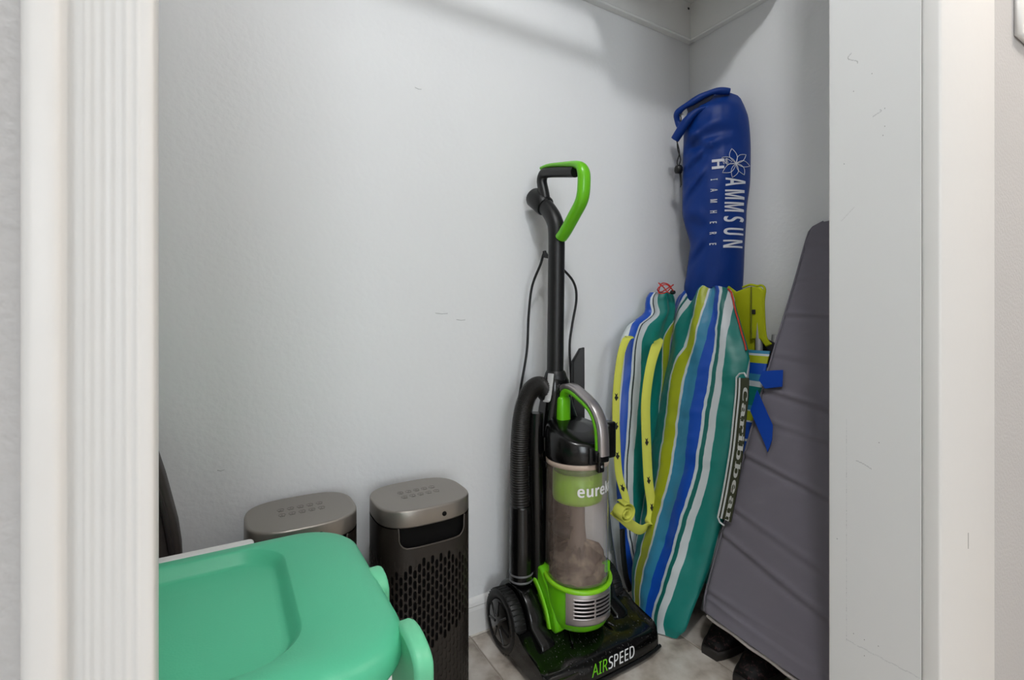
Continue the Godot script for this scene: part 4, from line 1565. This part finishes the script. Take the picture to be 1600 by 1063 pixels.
func blue_face(a: float, y: float) -> float:
	var r := table(blue_rows, y)
	var f := clampf((a - r[0]) / maxf(r[1] - r[0], 0.001), 0.0, 1.0)
	var b := 0.055 * pow(maxf(0.0, 1.0 - pow(absf(2 * f - 1), 2.2)), 0.7) * smoothstep(1.47, 1.40, y)
	b *= 0.25 + 0.75 * smoothstep(0.55, 1.0, y)
	# slanting pull folds
	var e := pow(maxf(0.0, 1.0 - pow(absf(2 * f - 1), 4.0)), 0.7)
	var calm := 1.0 - 0.9 * smoothstep(0.0, 0.03, a) * smoothstep(1.30, 1.27, y)
	for q in [[1.345, 0.35, 0.010, 0.018, 0.0], [1.285, 0.55, 0.008, 0.016, 0.0], [1.22, 0.9, 0.006, 0.015, 0.1], [1.08, -0.5, 0.007, 0.02, -0.1], [1.30, -0.9, 0.006, 0.014, 0.5], [1.02, 0.9, 0.005, 0.018, 0.3]]:
		var z: float = (y - (q[0] + q[1] * (a - 0.02) - 3.0 * pow(a - 0.02, 2.0))) / q[3]
		b += e * calm * 1.9 * q[2] * (exp(-z * z) - 0.8 * exp(-(z + 1.5) * (z + 1.5))) * (1.0 - clampf(f * 1.15 - q[4], 0.0, 1.0))
	b += e * 0.006 * noise.get_noise_3d(a * 9, y * 5, 6.0)
	return b

func build_blue_bag() -> void:
	var bag := thing("umbrella_bag", "royal blue drawstring umbrella bag with white lettering standing in the corner", "bag", p3(1.28, 0, 0.94))
	var blue := mat(c8(0, 50, 130), 0.48, 0, 0.4)
	blue.rim_enabled = true
	blue.rim = 0.06
	var s := new_st()
	var rings := []
	for j in 141:
		var y := lerpf(0.02, 1.456, j / 140.0)
		var r := table(blue_rows, y)
		var ring := PackedVector3Array()
		for i in 49:
			var a := lerpf(r[0], r[1], i / 48.0)
			ring.append(blue_at(a, y, blue_face(a, y)))
		for i in 7:
			var f := 1.0 - (i + 0.5) / 7.0
			ring.append(blue_at(lerpf(r[0], r[1], f), y, -0.008 * (1.0 - pow(absf(2 * f - 1), 2.0))))
		rings.append(ring)
	loft(s, rings)
	wobj("cloth", s, blue, bag)
	# gathered mouth: hem sleeve that droops to the left
	s = new_st()
	var hem := spline([blue_at(0.085, 1.452, 0.020), blue_at(0.050, 1.456, 0.028), blue_at(0.015, 1.446, 0.036), blue_at(-0.020, 1.430, 0.036), blue_at(-0.048, 1.418, 0.030), blue_at(-0.062, 1.405, 0.020), blue_at(-0.060, 1.385, 0.012), blue_at(-0.050, 1.368, 0.012)], 6)
	var hr := []
	for i in hem.size():
		hr.append(0.0095 + 0.0012 * sin(i * 0.5))
	tube(s, hem, hr, 12)
	wobj("hem", s, blue, bag)
	s = new_st()
	var hem2 := spline([blue_at(0.030, 1.408, 0.040), blue_at(-0.005, 1.398, 0.046), blue_at(-0.035, 1.372, 0.042), blue_at(-0.056, 1.345, 0.030), blue_at(-0.068, 1.330, 0.022)], 6)
	hr = []
	for i in hem2.size():
		hr.append(0.006 + 0.010 * smoothstep(0.0, 0.6, float(i) / hem2.size()) - 0.003 * float(i) / hem2.size())
	tube(s, hem2, hr, 12)
	wobj("hem", s, blue, bag)
	s = new_st()
	band(s, spline([blue_at(-0.052, 1.408, 0.018), blue_at(-0.044, 1.392, 0.020), blue_at(-0.034, 1.372, 0.024)], 4), Vector3(0.6, 0, 0.8), 0.012, 0.002)
	wobj("lining", s, mat(c8(205, 205, 210), 0.7), bag)
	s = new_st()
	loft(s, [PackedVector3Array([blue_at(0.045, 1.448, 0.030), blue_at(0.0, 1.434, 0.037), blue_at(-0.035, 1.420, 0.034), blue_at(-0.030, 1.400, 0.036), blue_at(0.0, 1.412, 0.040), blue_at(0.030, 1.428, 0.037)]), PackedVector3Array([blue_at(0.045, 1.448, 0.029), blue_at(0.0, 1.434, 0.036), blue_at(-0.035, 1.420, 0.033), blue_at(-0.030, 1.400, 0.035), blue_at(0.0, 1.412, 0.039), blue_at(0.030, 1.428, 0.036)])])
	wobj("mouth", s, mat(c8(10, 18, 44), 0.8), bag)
	# drawcord with toggle
	s = new_st()
	tube(s, spline([blue_at(-0.055, 1.405, 0.028), blue_at(-0.050, 1.385, 0.030), blue_at(-0.060, 1.33, 0.026), blue_at(-0.060, 1.30, 0.02), blue_at(-0.052, 1.27, 0.016), blue_at(-0.057, 1.245, 0.014), blue_at(-0.052, 1.21, 0.012), blue_at(-0.052, 1.185, 0.012)], 6), 0.0018, 6)
	tube(s, spline([blue_at(-0.064, 1.33, 0.02), blue_at(-0.055, 1.29, 0.018), blue_at(-0.062, 1.26, 0.014), blue_at(-0.052, 1.23, 0.012), blue_at(-0.050, 1.19, 0.012)], 6), 0.0018, 6)
	var dc := wobj("drawcord", s, M.black_soft, bag)
	s = new_st()
	var tc := blue_at(-0.058, 1.240, 0.014)
	lathe(s, [[0.003, -0.013], [0.010, -0.011], [0.0125, -0.004], [0.0125, 0.005], [0.009, 0.011], [0.003, 0.013]], tc, 1, 16)
	obj("toggle", s, M.black_soft, dc)
	# lettering, reading downwards
	var white := mat(c8(226, 228, 236), 0.6)
	var on := func(a: float, y: float, z: float) -> Vector3:
		return blue_at(a, y, blue_face(a, y) + 0.0014 + z)
	var word := func(text: String, a0: float, y0: float, size: float, pitch: float, drift: float, sq: float) -> void:
		for i in text.length():
			var st := new_st()
			var mid := (pitch - letters(new_st(), text[i], size, on, 0.0, "Droid Sans", true, sq)) / 2 if pitch > 0.0 else 0.0
			letters(st, text[i], size, func(x: float, y: float, z: float): return on.call(a0 + drift * i + y, y0 + 0.5 * pitch - 0.011 - pitch * i - mid - x, z), 0.0, "Droid Sans", true, sq)
			wobj("letter", st, white, bag)
	word.call("H", 0.024, 1.257, 0.046, 0.0, 0.0, 1.1)
	word.call("AMMSUN", 0.054, 1.190, 0.074, 0.0358, -0.0013, 0.5)
	word.call("IAMHERE", 0.026, 1.199, 0.026, 0.0312, -0.0006, 0.5)
	# palm crown emblem: leaf outlines around a hub
	var hub := Vector2(0.101, 1.232)
	for q in [[100, 0.052], [150, 0.050], [40, 0.046], [-10, 0.046], [-60, 0.046], [-110, 0.050], [-150, 0.054]]:
		var ang := deg_to_rad(q[0] as float)
		var dir := Vector2(cos(ang), sin(ang))
		var perp := Vector2(-dir.y, dir.x)
		var L: float = q[1] * 0.84
		var st := new_st()
		var leaf := []
		for k in 21:
			var t := k / 20.0
			var along := 1.0 - absf(2.0 * t - 1.0)
			var wid := 0.30 * L * sin(PI * along) * (1.0 if t < 0.5 else -0.55) + 0.10 * L * along * along
			var pp := hub + dir * along * L + perp * wid
			leaf.append(on.call(pp.x, pp.y, 0.0002))
		tube(st, leaf, 0.0009, 5)
		wobj("emblem_leaf", st, white, bag)
	var st2 := new_st()
	for k in 4:
		var p0 := Vector2(0.064 + k * 0.0040, 1.246 - k * 0.0008)
		tube(st2, [on.call(p0.x, p0.y, 0.0002), on.call(p0.x + 0.002, p0.y - 0.010, 0.0002), on.call(p0.x + 0.0045, p0.y - 0.016 + 0.002 * k, 0.0002)], 0.0008, 5)
	tube(st2, [on.call(0.074, 1.246, 0.0002), on.call(0.090, 1.236, 0.0002), on.call(0.076, 1.226, 0.0002), on.call(0.074, 1.246, 0.0002)], 0.0009, 5)
	wobj("emblem_trunk", st2, white, bag)

# ------------------------------------------------------------------ small and half hidden things
func build_small_things() -> void:
	# pair of dark floral slip-on shoes under the pad
	var print_ := mat(Color(1, 1, 1), 0.6, 0, 0.4)
	print_.albedo_texture = noise_tex(0.03, 512, 3, 101, ramp([[0.0, c8(10, 9, 10)], [0.66, c8(9, 8, 9)], [0.72, c8(50, 20, 24)], [0.77, c8(120, 88, 84)], [0.82, c8(14, 12, 14)], [1.0, c8(44, 48, 44)]]))
	print_.uv1_triplanar = true
	print_.uv1_scale = Vector3.ONE * 5.0
	var shoe := func(at: Vector3, turn: float, label: String) -> void:
		var t := thing("slip_on_shoe", label, "shoe", at, "shoes under the grey pad")
		t.rotation.y = turn
		var s := new_st()
		var rings := []
		var hw := func(u: float) -> float:
			return 0.040 * pow(sin(PI * clampf(0.06 + u * 0.90, 0, 1)), 0.45) * (1.0 - 0.18 * smoothstep(0.4, 0.8, u))
		for k in 25:
			var u := k / 24.0
			var x := -0.005 + u * 0.235
			var w: float = hw.call(u)
			var ring := PackedVector3Array()
			for q in [[-1.0, 0.0], [1.0, 0.0], [1.04, 0.006], [1.04, 0.014], [1.0, 0.018], [-1.0, 0.018], [-1.04, 0.014], [-1.04, 0.006]]:
				ring.append(Vector3(x, q[1], q[0] * w))
			rings.append(ring)
		loft(s, rings)
		obj("sole", s, mat(c8(40, 36, 34), 0.6), t)
		s = new_st()
		rings = []
		for k in 25:
			var u := k / 24.0
			var x := 0.002 + u * 0.222
			var w: float = hw.call(u) * 0.96
			var h := 0.018 + (0.020 + 0.032 * smoothstep(0.0, 0.4, u)) * pow(sin(PI * clampf(0.05 + u * 0.9, 0, 1)), 0.3)
			var ring := PackedVector3Array()
			for i in 15:
				var a := PI * i / 14.0
				ring.append(Vector3(x, 0.016 + (h - 0.016) * pow(sin(a), 0.75), cos(a) * w))
			rings.append(ring)
		loft(s, rings)
		obj("upper", s, print_, t)
	shoe.call(p3(0.978, 0, 0.735), 0.10, "black floral slip-on shoe under the pad, nearer the striped bag")
	shoe.call(p3(0.958, 0, 0.640), 0.05, "black floral slip-on shoe under the pad, nearer the door jamb")
	# dark board leaning behind the cooler at the far left
	var board := thing("leaning_board", "dark brown curved board standing behind cooler, half hidden by door casing", "board", p3(-0.16, 0, 1.03))
	var s := new_st()
	var edge := PackedVector2Array([Vector2(-0.0540, 0.0), Vector2(-0.0545, 0.20), Vector2(-0.0560, 0.33), Vector2(-0.0590, 0.40), Vector2(-0.0640, 0.44), Vector2(-0.0730, 0.482), Vector2(-0.0820, 0.524), Vector2(-0.0930, 0.566), Vector2(-0.1200, 0.610), Vector2(-0.17, 0.64), Vector2(-0.26, 0.65), Vector2(-0.28, 0.6), Vector2(-0.28, 0.0)])
	prism(s, edge, -1.040, -1.000, 0.006)
	wobj("panel", s, mat(c8(62, 56, 53), 0.55), board)
	s = new_st()
	tube(s, spline([p3(-0.0665, 0.02, 0.998), p3(-0.067, 0.33, 0.998), p3(-0.075, 0.42, 0.998), p3(-0.088, 0.49, 0.998), p3(-0.11, 0.56, 0.998)], 8), 0.0045, 8)
	wobj("ridge", s, mat(c8(44, 39, 37), 0.5), board)
	# small scrapes on the back wall
	var mark := mat(c8(196, 197, 198), 0.9)
	for q in [[0.4593, 0.7984, 0.016], [0.5104, 0.7825, 0.012], [0.0, 0.4945, 0.006], [0.40, 1.33, 0.008]]:
		s = new_st()
		tube(s, [p3(q[0] - q[2], q[1] + 0.001, 1.1002), p3(q[0], q[1] - 0.001, 1.0998), p3(q[0] + q[2], q[1], 1.1002)], 0.0008, 5)
		obj("scrape", s, mark, get_node("wall_back"))
